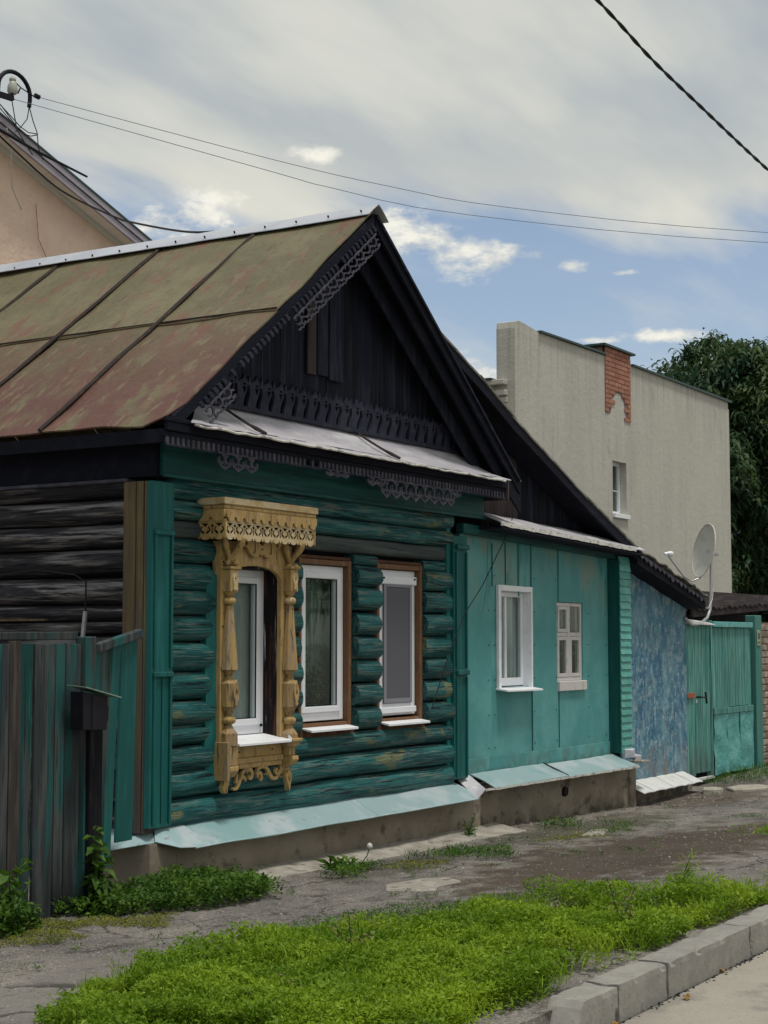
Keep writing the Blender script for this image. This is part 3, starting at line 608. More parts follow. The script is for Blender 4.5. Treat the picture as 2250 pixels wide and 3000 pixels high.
for i in range(16):
    y = -.3 + .31*i; mb.tube([(RX-.125, y, RZ-.035), (RX-.135, y, RZ-.02)], .008, 6)
part('roof_nail', mb, mt['dark_steel'], house, kind='stuff')
# underside boards and verge boards
def slope_board(name, x0, x1, y0, y1, dz0, dz1, mat, **k):
    return part(name, MB().hexa([(x0,y0,rz(x0)+dz0),(x1,y0,rz(x1)+dz0),(x1,y1,rz(x1)+dz0),(x0,y1,rz(x0)+dz0),(x0,y0,rz(x0)+dz1),(x1,y0,rz(x1)+dz1),(x1,y1,rz(x1)+dz1),(x0,y1,rz(x0)+dz1)]), mat, house, **k)
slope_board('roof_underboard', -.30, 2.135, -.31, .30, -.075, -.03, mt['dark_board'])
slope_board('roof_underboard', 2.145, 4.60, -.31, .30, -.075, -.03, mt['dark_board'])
slope_board('verge_board', -.33, 2.13, -.352, -.322, -.125, -.020, mt['dark_board'], bevel=.004)
slope_board('verge_board', 2.15, 4.63, -.352, -.322, -.140, -.015, mt['dark_board'], bevel=.004)
slope_board('verge_molding', 2.15, 4.60, -.372, -.354, -.055, -.022, mt['gable'], bevel=.003)
slope_board('verge_board', 2.15, 4.45, -.290, -.265, -.26, -.08, mt['dark_board'], bevel=.004)
slope_board('verge_board', 2.20, 4.30, -.16, -.135, -.36, -.20, mt['gable'], bevel=.004)
part('hanging_tin', MB().prism([(4.40,-.34,3.16),(4.66,-.34,3.03),(4.655,-.34,2.76),(4.45,-.34,2.90)], (0,.02,0)), mt['dark_board'], house, label='dark pointed board end hanging at the right foot of the gable')
# gable wall of upright boards
i = 0; x = -.10
while x < 4.38:
    w = .125 + .03*nz(i*2.3); x1 = min(x+w, 4.40); y = .02 + .008*nz(i*5.1)
    if x1 > RX > x: poly = [(x,y,3.06),(x1-.005,y,3.06),(x1-.005,y,rz(x1)-.09),(RX,y,RZ-.09),(x,y,rz(x)-.09)]
    else: poly = [(x,y,3.06),(x1-.005,y,3.06),(x1-.005,y,rz(x1)-.09),(x,y,rz(x)-.09)]
    brown = 1.68 < x < 1.86
    if poly[2][2] > 3.1 or poly[-1][2] > 3.1:
        part('gable_board', MB().prism(poly, (0,.025,0)), mt['gable'], house)
    x = x1; i += 1
part('gable_board', MB().box(1.705, 1.82, -.012, .008, 3.66, 4.28), mt['gable_brown'], house, bevel=.003, label='brownish short board nailed on the gable')
part('gable_board', MB().box(1.84, 1.99, -.010, .006, 3.67, 4.42), mt['gable'], house, bevel=.003)
part('gable_board', MB().box(2.01, 2.20, -.012, .006, 3.65, 4.50), mt['gable'], house, bevel=.003)
part('gable_backing', MB().prism([(-.25,.06,3.02),(4.5,.06,3.02),(RX,.06,RZ-.12)], (0,.03,0)), mt['dark_wood'], house)
# sawn board along the foot of the gable
def gable_lace():
    u = .152; n = 24; x0 = .33; W = n*u; top = [];
    for k in range(n):
        a = k*u
        top += [(a, .185), (a+u*.18, .185), (a+u*.24, .205), (a+u*.30, .192), (a+u*.38, .235), (a+u*.46, .192), (a+u*.52, .205), (a+u*.60,.185), (a+u*.66,.160), (a+u*.80,.225), (a+u*.94,.160)]
    out = [(0,-.03),(W,-.03),(W,.185)] + top[::-1]
    sp = [out]
    for k in range(n):
        a = k*u
        sp.append([(a+u*.20,.140),(a+u*.52,.140),(a+u*.36,.085)])                       # small triangle
        sp.append([(a+u*.60,.150),(a+u*.80,.150),(a+u*.84,.105),(a+u*.60,-.010),(a+u*.30,-.002),(a+u*.34,.04),(a+u*.58,.11)][::-1])   # leaning slot
        sp.append([(a+u*.28,.165),(a+u*.48,.165),(a+u*.48,.150),(a+u*.28,.150)])
    fret('carved_board', sp, .022, (x0, -.035, 3.30), (1,0,0), (0,0,1), mt['lace_dark'], house)
gable_lace()
part('sill_board', MB().box(.30, 4.02, -.05, .018, 3.262, 3.285), mt['lace_dark'], house, bevel=.003)
# sawn lace hanging along the left verge
def circ(cx, cy, r, a0, a1, n=9): return [(cx + r*math.cos(rad(a0+(a1-a0)*i/n)), cy + r*math.sin(rad(a0+(a1-a0)*i/n))) for i in range(n+1)]
def verge_lace():
    c = math.cos(math.atan(SL)); s = math.sin(math.atan(SL)); U = Vector((c, 0, s)); V = Vector((s, 0, -c))   # V points down and right
    L0 = Vector((-.10, -.368, rz(-.10)-.12*1.26*0 -.10)); mb = MB(); O = L0
    total = 2.86; k = 0; t = .02
    while t < total-.06:      # small teeth along the whole edge
        if R.random() > .06:
            mb.prism([O+U*(t)+V*0, O+U*(t+.030)+V*0, O+U*(t+.045)+V*.040, O+U*(t+.028)+V*.055, O+U*(t+.010)+V*.040], (0,.014,0))
        t += .062
    part('lace_teeth', mb, mt['lace_dark'], house, kind='stuff')
    mb = MB()
    def motif(t):
        nonlocal mb
        o = O + U*t + V*.045
        mb.ribbon([(x, y) for x, y in circ(.045,.050,.036,200,520,10)], [.013]*9+[.009,.007], o, U, V, (0,-.012,0))
        mb.ribbon([(x, y) for x, y in circ(.100,.085,.028,60,330,8)], [.012]*8+[.008], o+Vector((0,-.001,0)), U, V, (0,-.012,0))
        mb.ribbon([(0,.02),(.03,.012),(.07,.02),(.12,.012)], .012, o+Vector((0,-.002,0)), U, V, (0,-.012,0))
        mb.ribbon([(.0,.105),(.022,.118),(.045,.112),(.068,.122),(.09,.112),(.12,.10)], .012, o+Vector((0,-.0015,0)), U, V, (0,-.012,0))
    t = 1.33
    while t < 2.66: motif(t); t += .118
    part('sawn_lace', mb, mt['lace_grey'], house); mb = MB()
    t = .03
    for q in range(3): motif(t); t += .118
    part('sawn_lace', mb, mt['lace_grey'], house)
verge_lace()
# lace under the cornice: dentils all along, hanging scrolls where they survive
mb = MB(); x = -.39
while x < 4.36:
    if not (1.0 < x < 1.35 and R.random() < .4): mb.box(x, x+.028, -.338, -.322, 2.872+.006*nz(x*7), 2.926)
    x += .054
part('dentil_trim', mb, mt['lace_grey'], house, kind='stuff')
part('dentil_rail', MB().box(-.39, 4.37, -.334, -.326, 2.862, 2.885), mt['lace_dark'], house)
def hang(x0, x1, depth, sc, skip=0):
    mb = MB(); O = (0, -.352, 2.875); U, V = Vector((1,0,0)), Vector((0,0,-1)); x = x0; k = 0
    while x < x1-.02:
        w = min(.15*sc, x1-x); q = w/.15; o = Vector(O) + U*x; d = depth/.12
        mb.ribbon([(0,.004*d),(.075*q,.012*d),(w,.004*d)], .014*d, o, U, V, (0,.012,0))
        mb.ribbon([(a*q, b*d) for a, b in circ(.045,.048,.030,-90,210,10)], [.015]*8+[.011,.009,.007], o+Vector((0,-.001,0)), U, V, (0,.012,0))
        mb.ribbon([(a*q, b*d) for a, b in circ(.110,.052,.028,270,-20,10)], [.015]*8+[.011,.009,.007], o+Vector((0,-.002,0)), U, V, (0,.012,0))
        mb.ribbon([(a*q, b*d) for a, b in ((.0,.05),(.012,.085),(.04,.10),(.075,.118),(.108,.10),(.14,.085),(.15,.05))], .015, o+Vector((0,-.003,0)), U, V, (0,.012,0))
        mb.ribbon([(.075*q,.0),(.075*q,.11*d)], .010, o+Vector((0,-.0035,0)), U, V, (0,.012,0))
        x += w; k += 1
    part('sawn_lace', mb, mt['lace_grey'], house)
hang(.14, .60, .115, 1.0); hang(1.45, 1.76, .045, .7); hang(2.03, 2.28, .07, .9); hang(2.23, 3.40, .150, 1.0); hang(3.38, 3.52, .06, .9)
# tin skirt roof of three sheets
def skirt(a, b, lift):
    def fn(u, v):
        x0, x1 = a, b; x = x0 + (x1-x0)*u
        xb = max(x, .36) if a < 0 else min(x, 4.06)
        xx = xb + (x-xb)*v
        y = .015 - .435*v - .01*nz(x*5, 2)*v
        z = 3.285 - .015*v - .245*v**.85 - .02*math.sin(v*3.1)*1 + (.008*nz(x*3.3, v*2) + .006*nz(x*11, 5)*v) + lift
        return (xx, y, z)
    return fn
part('skirt_sheet', MB().sheet(skirt(-.24, .58, .004), 14, 6, (0,0,-.006)), mt['tin_grey'], house, smooth=True)
part('skirt_sheet', MB().sheet(skirt(.56, 2.38, .0), 30, 6, (0,0,-.006)), mt['tin_grey'], house, smooth=True)
part('skirt_sheet', MB().sheet(skirt(2.36, 4.32, .004), 30, 6, (0,0,-.006)), mt['tin_grey'], house, smooth=True)
for x in (.57, 2.37):
    part('skirt_seam', MB().tube([(x+.012*math.sin(i), .0-.44*i/6, 3.296-.26*(i/6)**.85) for i in range(7)], [.010]*5+[.016,.012], 6), mt['seam_roof'], house)
part('skirt_rim', MB().tube([(x, -.425-.01*nz(x*5,2), 3.010+.012*nz(x*6)) for x in [-.2+.11*i for i in range(41)]], .009, 5), mt['tin_edge'], house)

# plinth and its sloping tin flashing
part('plinth', MB().box(-.02, 4.22, -.15, .2, -.5, .29), mt['plinth'], house, bevel=.01)
part('plinth', MB().prism([(-.25,-.12,-.5),(-.02,-.15,-.5),(-.02,.2,-.5),(-.25,.6,-.5)], (0,0,.78)), mt['plinth'], house)
def fl(a, b, y1=-.30, z0=.375, z1=.245, lift=0, x_in=0):
    def fn(u, v):
        x = a + (b-a)*u
        return (x + x_in*(1-v)*(1-u), -.03 + (y1+.03)*v, z0 + (z1-z0)*v + .010*nz(x*1.6, v) + .005*nz(x*6, v*3) + lift)
    return fn
part('flashing_sheet', MB().sheet(fl(.16, 2.3), 22, 5, (0,0,-.008)), mt['flash_teal'], house, smooth=True)
part('flashing_sheet', MB().sheet(fl(2.28, 3.93, lift=.003), 18, 5, (0,0,-.008)), mt['flash_teal'], house, smooth=True)
part('flashing_sheet', MB().prism([(.15,-.03,.386),(.165,-.30,.252),(.02,-.305,.252),(-.10,-.255,.256),(-.20,-.12,.295),(-.09,-.02,.386)], (0,0,-.008)), mt['flash_teal'], house, bevel=.002, label='folded corner piece of the tin flashing')
part('flashing_sheet', MB().prism([(-.09,.0,.380),(-.202,-.12,.290),(-.47,.02,.262),(-.36,.52,.262),(-.09,.5,.375)], (0,0,-.008)), mt['flash_teal'], house, bevel=.002)
part('flashing_rim', MB().tube([(x, -.302, .243+.008*nz(x*1.6,1)) for x in [.0+.13*i for i in range(31)]], .007, 5), mt['flash_teal'], house)

# ---- windows
def ring(mb, x0, x1, z0, z1, w, y0, y1, wb=None):
    wb = wb or w
    mb.box(x0, x0+w, y0, y1, z0, z1); mb.box(x1-w, x1, y0, y1, z0, z1)
    mb.box(x0+w, x1-w, y0, y1, z1-w, z1); mb.box(x0+w, x1-w, y0, y1, z0, z0+wb); return mb
def folds(x0, x1, z0, z1, y, amp=.012, f=60):
    return MB().grid(lambda u, v: (x0+(x1-x0)*u, y + amp*math.sin(u*f*(x1-x0)) + amp*.6*nz(u*9, v*1.5), z0+(z1-z0)*v), 60, 8)
def pvc_window(x0, x1, z0, z1, yf, parent, inner='curtain', plant=False):
    w = part('window', ring(MB(), x0, x1, z0, z1, .058, yf-.035, yf+.03, .07), mt['pvc'], parent, bevel=.004)
    part('sash', ring(MB(), x0+.052, x1-.052, z0+.064, z1-.052, .048, yf-.050, yf-.036+.05), mt['pvc'], w, bevel=.005)
    part('seal', ring(MB(), x0+.099, x1-.099, z0+.111, z1-.099, .007, yf-.044, yf-.036), mt['dark_steel'], w)
    part('pane', MB().box(x0+.100, x1-.100, yf-.012, yf-.004, z0+.112, z1-.100), mt['glass'], w)
    if inner == 'screen':
        part('insect_screen', MB().box(x0+.090, x1-.090, yf-.058, yf-.055, z0+.10, z1-.09), mt['blind'], w)
    elif inner: part('curtain', folds(x0+.062, x1+.034, z0+.075, z1-.06, yf+.045, .006), mt[inner], w)
    return w
case_y0, case_y1 = -.045, .10
def casing(x0, x1, z0, z1):
    for nm, b in (('casing_board', (x0-.036, x0, case_y0, case_y1, z0-.05, z1+.045)), ('casing_board', (x1, x1+.042, case_y0, case_y1, z0-.05, z1+.045)), ('casing_board', (x0, x1, case_y0+.004, case_y1, z1, z1+.040)), ('casing_board', (x0, x1, case_y0+.01, case_y1, z0-.05, z0-.004))):
        part(nm, MB().box(*b), mt['brown_case'], house, bevel=.004)
    part('joint_filler', MB().sheet(lambda u, v: (x0-.06+(x1-x0+.13)*u, -.052+.012*nz(u*7, v*3), z0-.045-.085*v-.02*nz(u*5)), 14, 3, (0,.04,0)), mt['foam'], house, smooth=True)
    part('joint_filler', MB().box(x0-.02, x1+.05, -.030, .04, z1+.046, z1+.070), mt['foam'], house)
def tin_sill(x0, x1, z, yf=.0, depth=.13):
    part('window_sill', MB().hexa([(x0,yf-depth,z-.040),(x1,yf-depth,z-.040),(x1,yf+.03,z-.006),(x0,yf+.03,z-.006),(x0,yf-depth,z-.022),(x1,yf-depth,z-.022),(x1,yf+.03,z+.004),(x0,yf+.03,z+.004)]), mt['white_tin'], house, bevel=.002)
# second window
casing(1.585, 2.235, .975, 2.185)
w2 = pvc_window(1.590, 2.230, .985, 2.180, .04, house, None)
part('curtain', folds(1.655, 2.295, 1.04, 2.14, .150, .012, 40), M('reflection tinted curtain', (0.16,0.20,0.17), [((0.30,0.33,0.30), (7,1,.4), 1.6, .42, .62, .9), ((0.36,0.38,0.36), (1,1,16), 1.4, .5, .6, .6, (2, 1.75, 1.95))], .9), w2)  # grey-green tone paints the mirrored trees and sky into the curtain
tin_sill(1.60, 2.25, .95, .0, .13)
hp = thing('house_plant', 'bushy green house plant seen through the lower part of the second window', 'plant', (1.95, .11, 1.06))
# third window with roller box and screen
casing(2.700, 3.345, .970, 2.190)
w3 = pvc_window(2.705, 3.340, .985, 2.185, .04, house, 'screen')
part('screen_frame', ring(MB(), 2.80, 3.245, 1.09, 2.08, .035, -.026, -.0185), mt['blind_frame'], w3)
part('roller_box', MB().box(2.735, 3.31, -.035, -.012, 2.065, 2.135), mt['pvc'], w3, bevel=.006)
part('lower_rail', MB().box(2.735, 3.31, -.030, -.012, 1.005, 1.055), mt['pvc'], w3, bevel=.005)
for x in (2.775, 3.27): part('screw', MB().tube([(x, -.036, 2.115), (x, -.046, 2.115)], .008, 8), mt['dark_steel'], w3)
tin_sill(2.71, 3.37, .95, .0, .13)

# first window with the carved ochre surround
w1 = pvc_window(.575, 1.205, .925, 2.115, .07, house, 'curtain')
part('screw', MB().tube([(1.165, .03, .985), (1.165, .018, .985)], .011, 8), mt['dark_steel'], w1)
part('reveal', MB().box(1.2055, 1.235, -.085, .10, .90, 2.20), mt['reveal_dark'], house)
part('reveal', MB().box(.545, .5745, -.085, .10, .90, 2.20), mt['reveal_dark'], house)
part('reveal', MB().box(.5746, 1.2054, -.085, .10, 2.117, 2.20), mt['reveal_dark'], house)
sur = part('carved_window_surround', MB().box(.478, .565, -.125, -.045, .655, 2.30), mt['gold'], house, bevel=.004, label='ochre carved window surround with lace crown and turned columns')
part('side_board', MB().box(1.200, 1.335, -.125, -.087, .90, 2.20), mt['gold'], sur, bevel=.004)
part('side_board', MB().box(1.23, 1.345, -.105, -.045, .60, .895), mt['gold'], sur, bevel=.004)
# arched head board
arch = [(.57,2.30),(1.34,2.30),(1.34,2.02),(1.20,2.02)]
ar = [(1.20 - (1-math.cos(math.pi*i/12))/2*.63, 2.02 + .115*math.sin(math.pi*i/12)**.8) for i in range(1, 12)]
part('arch_board', MB().prism([(x, -.126, z) for x, z in arch + ar + [(.57,2.02)]], (0,.035,0)), mt['gold'], sur, bevel=.002)
# crown box
cx0, cx1, cy0, cy1 = .325, 1.445, -.27, -.03
part('crown_box', MB().box(cx0+.02, cx1-.02, cy0+.02, cy1, 2.440, 2.4695), mt['gold'], sur)
for q, (z0, z1, e, mm) in enumerate(((2.535,2.585,0,'gold_pale'),(2.505,2.5345,.012,'gold'),(2.470,2.5045,.022,'gold_pale'))):
    part('crown_molding', MB().box(cx0-.012+e, cx1+.012-e, cy0-.012+e, cy1, z0, z1), mt[mm], sur, bevel=.006)
def scallops(L_, n, h):
    u = L_/n; pts = [(0,.055),(0,0)]
    for k in range(n):
        pts += [(k*u + u*.06, 0)] + [(k*u + u*(.5 - .38*math.cos(math.pi*i/6)), -h*math.sin(math.pi*i/6)**.7) for i in range(0, 7)] + [(k*u+u*.94, 0), (k*u+u, -h*.15*0 + h*.35)]
    return [pts + [(L_, .055)]]
def lyres(L_, n, H):
    u = L_/n; out = [(0,H),(0,.0)]
    for k in range(n):
        a = k*u; out += [(a+u*.05,-.012),(a+u*.13,.006)] + [(a+u*(.5-.33*math.cos(math.pi*i/6)), .004-.022*math.sin(math.pi*i/6)) for i in range(7)] + [(a+u*.87,.006),(a+u*.95,-.012)]
    out += [(L_,0),(L_,H)]; sp = [out]; s = u/.092
    for k in range(n):
        c = (k+.5)*u
        sp.append([(c-.026*s,H-.028),(c+.026*s,H-.028),(c,H-.056)])
        lf = [(c-.003*s,.022),(c-.020*s,.026),(c-.036*s,.045),(c-.036*s,.064),(c-.022*s,.078),(c-.012*s,.070),(c-.020*s,.066),(c-.022*s,.052),(c-.012*s,.044),(c-.003*s,.036)]
        sp.append(lf); sp.append([(2*c-x, y) for x, y in lf][::-1])
        if k: sp.append([(k*u-.009*s,.025),(k*u+.009*s,.025),(k*u+.005*s,.070),(k*u+.016*s,.078),(k*u,.094),(k*u-.016*s,.078),(k*u-.005*s,.070)])
    return sp
fret('scallop_band', scallops(cx1-cx0-.02, 11, .028), .014, (cx0+.01, cy0-.005, 2.448), (1,0,0), (0,0,1), mt['gold'], sur)
fret('scallop_band', scallops(.24, 2, .028), .014, (cx0+.003, cy1, 2.448), (0,-1,0), (0,0,1), mt['gold'], sur)
fret('crown_lace', lyres(cx1-cx0-.03, 10, .125), .008, (cx0+.015, cy0+.009, 2.312), (1,0,0), (0,0,1), mt['gold_pale'], sur)
fret('crown_lace', lyres(.24, 2, .125), .014, (cx0+.018, cy1, 2.312), (0,-1,0), (0,0,1), mt['gold'], sur)
fret('crown_lace', lyres(.24, 2, .125), .014, (cx1-.018, cy1, 2.312), (0,-1,0), (0,0,1), mt['gold'], sur)
part('crown_shade_backing', MB().box(cx0+.05, cx1-.05, cy0+.08, cy1-.01, 2.330, 2.4395), mt['dark_wood'], sur)  # black board paints the shade seen through the lace holes
# pendant lace between the brackets
pm = [[(0,.13),(.50,.13),(.50,.10),(.42,.06),(.40,.03),(.36,.005),(.33,-.005),(.29,.012),(.27,.03),(.25,.012),(.23,.03),(.21,.012),(.17,-.005),(.14,.005),(.10,.03),(.08,.06),(0,.10)]]
for c in (.15, .35):
    pm.append([(c-.01,.02),(c+.018,.03),(c+.024,.07),(c+.012,.11),(c+.002,.10),(c+.010,.07),(c+.002,.045)])
pm.append([(.25,.045),(.225,.07),(.25,.06),(.275,.07)]); pm.append([(.22,.10),(.25,.085),(.28,.10),(.265,.118),(.235,.118)])
for c in (.06, .44): pm.append([(c,.075),(c+.018,.095),(c,.115),(c-.018,.095)])
fret('pendant_lace', pm, .02, (.665, -.150, 2.195), (1,0,0), (0,0,1), mt['gold'], sur)
# Y-shaped brackets
def bracket(xc, outer):
    mb = MB()
    for dx, dy in ((-.085*1, -.02), (.085, -.02), (0, -.115)):
        z0, z1 = 2.125, 2.315; pts = []
        for i in range(10):
            t = i/9; e = t**1.2; c = math.sin(t*math.pi*1.0)
            pts.append((xc + dx*(e + .25*math.sin(t*2*math.pi)*-.5), -.150 + dy*(e - .12*math.sin(t*2*math.pi)), z0 + (z1-z0)*t))
        mb.tube(pts, [.022,.026,.022,.019,.019,.020,.022,.024,.022,.018], 8)
        mb.lathe([(2.12,.008),(2.128,.020),(2.142,.024),(2.156,.020),(2.164,.008)], xc+dx*.42, -.150+dy*.42-.004, 8)
    return part('bracket', mb, mt['gold'], sur, smooth=True)
bracket(.545, -1); bracket(1.275, 1)
# turned columns
def column(xc, yc, z):
    Q = math.pi/4; r2 = math.sqrt(2)
    col = part('column', MB().lathe([(z(1400),.026*r2),(z(1250),.046*r2),(z(830),.020*r2)][1:] , xc, yc, 8, math.pi/8), mt['gold_worn'], sur, bevel=.002)
    part('column_cap', MB().box(xc-.062, xc+.062, yc-.058, yc+.05, z(592), z(574)), mt['gold'], sur, bevel=.004)
    part('column_block', MB().box(xc-.046, xc+.046, yc-.044, yc+.05, z(740), z(592)), mt['gold'], sur, bevel=.004)
    part('column_collar', MB().lathe([(z(772),.020),(z(758),.034),(z(740),.046)], xc, yc, 12), mt['gold'], sur, smooth=True)
    part('column_ball', MB().lathe([(z(826),.020),(z(818),.038),(z(808),.046),(z(790),.046),(z(780),.038),(z(772),.020)], xc, yc, 14), mt['gold'], sur, smooth=True)
    part('column_collar', MB().lathe([(z(1285),.026),(z(1270),.034),(z(1252),.046)], xc, yc, 12), mt['gold_worn'], sur, smooth=True)
    part('column_block', MB().lathe([(z(1490),.048*1.25),(z(1335),.050*1.25),(z(1300),.028),(z(1285),.022)], xc, yc, 8, math.pi/8), mt['gold_worn'], sur, bevel=.002)
    part('column_collar', MB().lathe([(z(1545),.024),(z(1520),.036),(z(1492),.050)], xc, yc, 12), mt['gold_worn'], sur, smooth=True)
    part('column_ball', MB().lathe([(z(1602),.022),(z(1594),.042),(z(1582),.050),(z(1566),.050),(z(1554),.040),(z(1546),.022)], xc, yc, 14), mt['gold'], sur, smooth=True)
    part('column_block', MB().lathe([(z(1740),.056*1.2),(z(1660),.054*1.2),(z(1625),.034),(z(1603),.024)], xc, yc, 8, math.pi/8), mt['gold_worn'], sur, bevel=.002)
    # carved tongues applied on the blocks
    y = yc-.050
    v_ = [[(-.026,.09),(.026,.09),(.030,.05),(.016,.0),(.022,-.02),(.012,-.035),(0,-.022),(-.012,-.035),(-.022,-.02),(-.016,0),(-.030,.05)], [(0,.02),(.012,.045),(.014,.075),(.006,.062),(0,.035),(-.006,.062),(-.014,.075),(-.012,.045)]]
    fret('carved_tongue', v_, .012, (xc, y, z(700)), (1,0,0), (0,0,1), mt['gold_pale'], sur)
    dm = [[(0,.095),(.018,.06),(.030,.02),(.028,-.03),(.012,-.06),(.024,-.075),(0,-.09),(-.024,-.075),(-.012,-.06),(-.028,-.03),(-.030,.02),(-.018,.06)], [(0,.040),(.012,.005),(0,-.035),(-.012,.005)], [(0,.075),(.006,.06),(0,.048),(-.006,.06)]]
    fret('carved_tongue', dm, .012, (xc, yc-.062, z(1400)), (1,0,0), (0,0,1), mt['gold'], sur)
    return col
zl = lambda p: 2.115 - (p-575)*(2.115-.554)/(2040-575)
zr = lambda p: 2.128 - (p-590)*(2.128-.500)/(2035-590)
column(.545, -.150, zl); column(1.275, -.150, zr)
# left foot: long worn block with a curved bracket; right foot: stepped corbel; pendants
part('column_block', MB().box(.495, .595, -.20, -.10, .735, .872), mt['gold_worn'], sur, bevel=.004)
part('foot_bracket', MB().prism([(.50,-.205,.733),(.50,-.205,.700),(.50,-.17,.660),(.50,-.10,.640),(.50,-.10,.733)], (.095,0,0)), mt['gold'], sur, bevel=.004)
part('foot_board', MB().box(.470, .50, -.20, -.05, .635, .90), mt['gold_worn'], sur, bevel=.003)
part('foot_shelf', MB().box(1.225, 1.345, -.225, -.09, .868, .890), mt['gold'], sur, bevel=.004)
part('foot_shelf', MB().box(1.240, 1.335, -.205, -.09, .835, .8675), mt['gold'], sur, bevel=.006)
part('foot_block', MB().box(1.245, 1.320, -.175, -.106, .765, .8345), mt['gold'], sur, bevel=.004)
part('foot_bracket', MB().prism([(1.25,-.20,.764),(1.25,-.205,.735),(1.25,-.18,.700),(1.25,-.11,.672),(1.25,-.106,.764)], (.075,0,0)), mt['gold'], sur, bevel=.004)
pend = [[(-.02,.0),(-.018,-.012),(-.036,-.022),(-.034,-.055),(-.018,-.10),(-.008,-.145),(.008,-.145),(.018,-.10),(.034,-.055),(.036,-.022),(.018,-.012),(.02,0)], [(0,-.085),(.012,-.055),(.016,-.035),(.006,-.045),(0,-.065),(-.006,-.045),(-.016,-.035),(-.012,-.055)]]
fret('pendant', pend, .035, (1.285, -.130, .655), (1,0,0), (0,0,1), mt['gold'], sur)
fret('pendant', [[(-.03,0),(-.03,-.03),(-.045,-.05),(-.03,-.08),(-.012,-.095),(-.006,-.055),(.002,-.095),(.014,-.09),(.016,-.05),(.028,-.03),(.03,0)]], .035, (.530, -.130, .640), (1,0,0), (0,0,1), mt['gold'], sur)
# apron under the sill: moulded rails and scrolls
for z0, z1, y in ((.775,.855,-.118),(.735,.7745,-.130),(.700,.7345,-.122)): part('apron_rail', MB().box(.60, 1.235, y, -.06, z0, z1), mt['gold'], sur, bevel=.005)
def scroll(mb, pts, w, o): mb.ribbon(pts, w, o, (1,0,0), (0,0,1), (0,-.022,0))
def spiral(cx, cz, r0, r1, a0, a1, n=14): return [(cx + (r0+(r1-r0)*i/n)*math.cos(rad(a0+(a1-a0)*i/n)), cz + (r0+(r1-r0)*i/n)*math.sin(rad(a0+(a1-a0)*i/n))) for i in range(n+1)]
mb = MB(); O = (.60,-.10,.60); tw = [.026]*10+[.022,.018,.014,.010,.008]
scroll(mb, [(.04,-.025),(.055,-.035),(.085,-.03),(.11,.0),(.13,.03),(.16,.045),(.185,.03),(.19,.01)], [.012,.02,.026,.03,.026,.022,.018,.008], O)
scroll(mb, spiral(.235,.050,.045,.012,150,-190), tw, (.60,-.101,.60)); scroll(mb, spiral(.345,.036,.036,.010,-60,240), tw, (.60,-.102,.60))
scroll(mb, [(.13,.03),(.15,.07),(.18,.092),(.22,.096),(.26,.085)], .020, (.60,-.103,.60))
scroll(mb, [(.31,.05),(.33,.085),(.37,.102),(.42,.098),(.455,.07),(.485,.03),(.52,.008),(.56,.01),(.59,.035),(.60,.065)], [.012,.022,.026,.028,.028,.028,.028,.026,.022,.016], (.60,-.104,.60))
scroll(mb, spiral(.565,.062,.030,.010,0,-300), tw, (.60,-.105,.60)); scroll(mb, [(.455,.07),(.44,.045),(.42,.04)], [.02,.014,.006], (.60,-.1055,.60)); scroll(mb, [(.075,.005),(.075,.04),(.088,.07)], [.02,.022,.008], (.60,-.106,.60))
part('apron_scroll', mb, mt['gold'], sur)
mb = MB()
for x, z in ((.50,2.15),(.50,1.7),(.50,1.25),(1.315,2.1),(1.315,1.7),(1.315,1.3),(1.0,2.26),(.8,2.26),(.7,.82),(1.1,.82)): mb.tube([(x,-.13,z),(x,-.1235,z)], .006, 6)
part('nail_heads', mb, mt['dark_steel'], sur, kind='stuff')
# sill of the first window
part('window_sill', MB().hexa([(.590,-.215,.866),(1.220,-.215,.866),(1.225,.03,.915),(.590,.03,.915),(.590,-.215,.884),(1.220,-.215,.884),(1.225,.03,.923),(.590,.03,.923)]), mt['white_tin'], house, bevel=.002)
for y0, y1 in ((-.215,-.10),(-.085,.0)): part('sill_upstand', MB().prism([(1.221,y0,.885),(1.221,y0+.03,.915),(1.221,y1,.935),(1.221,y1,.900)], (.006,0,0)), mt['white_tin'], house)
# teal joint strip left of the carved surround
part('joint_strip', MB().sheet(lambda u, v: (.395+.082*u+.02*nz(v*9)*(1-u), -.060-.030*u+.008*nz(v*7), .64+1.42*v), 3, 24, (0,.05,0)), mt['teal_wood'], house, smooth=True)
# seam pilaster between log wall and sheeted extension
sp_ = part('pilaster', MB().box(3.845, 4.09, -.095, -.03, .40, 2.52), mt['teal_wood'], house, bevel=.004)
for a, b in ((3.775,3.840),(4.093,4.118)): part('pilaster_strip', MB().box(a, b, -.065, -.02, .36, 2.60 if a < 4 else 2.45), mt['teal_wood'], sp_, bevel=.004)
for z in (1.30, 2.40): part('panel_molding', MB().box(3.87, 4.085, -.125, -.096, z, z+.045), mt['teal_wood'], sp_, bevel=.006)
for z0, z1 in ((.42,1.28),(1.36,2.38)):
    for a in (3.872, 4.050): part('panel_molding', MB().box(a, a+.022, -.112, -.096, z0, z1), mt['teal_wood'], sp_, bevel=.003)

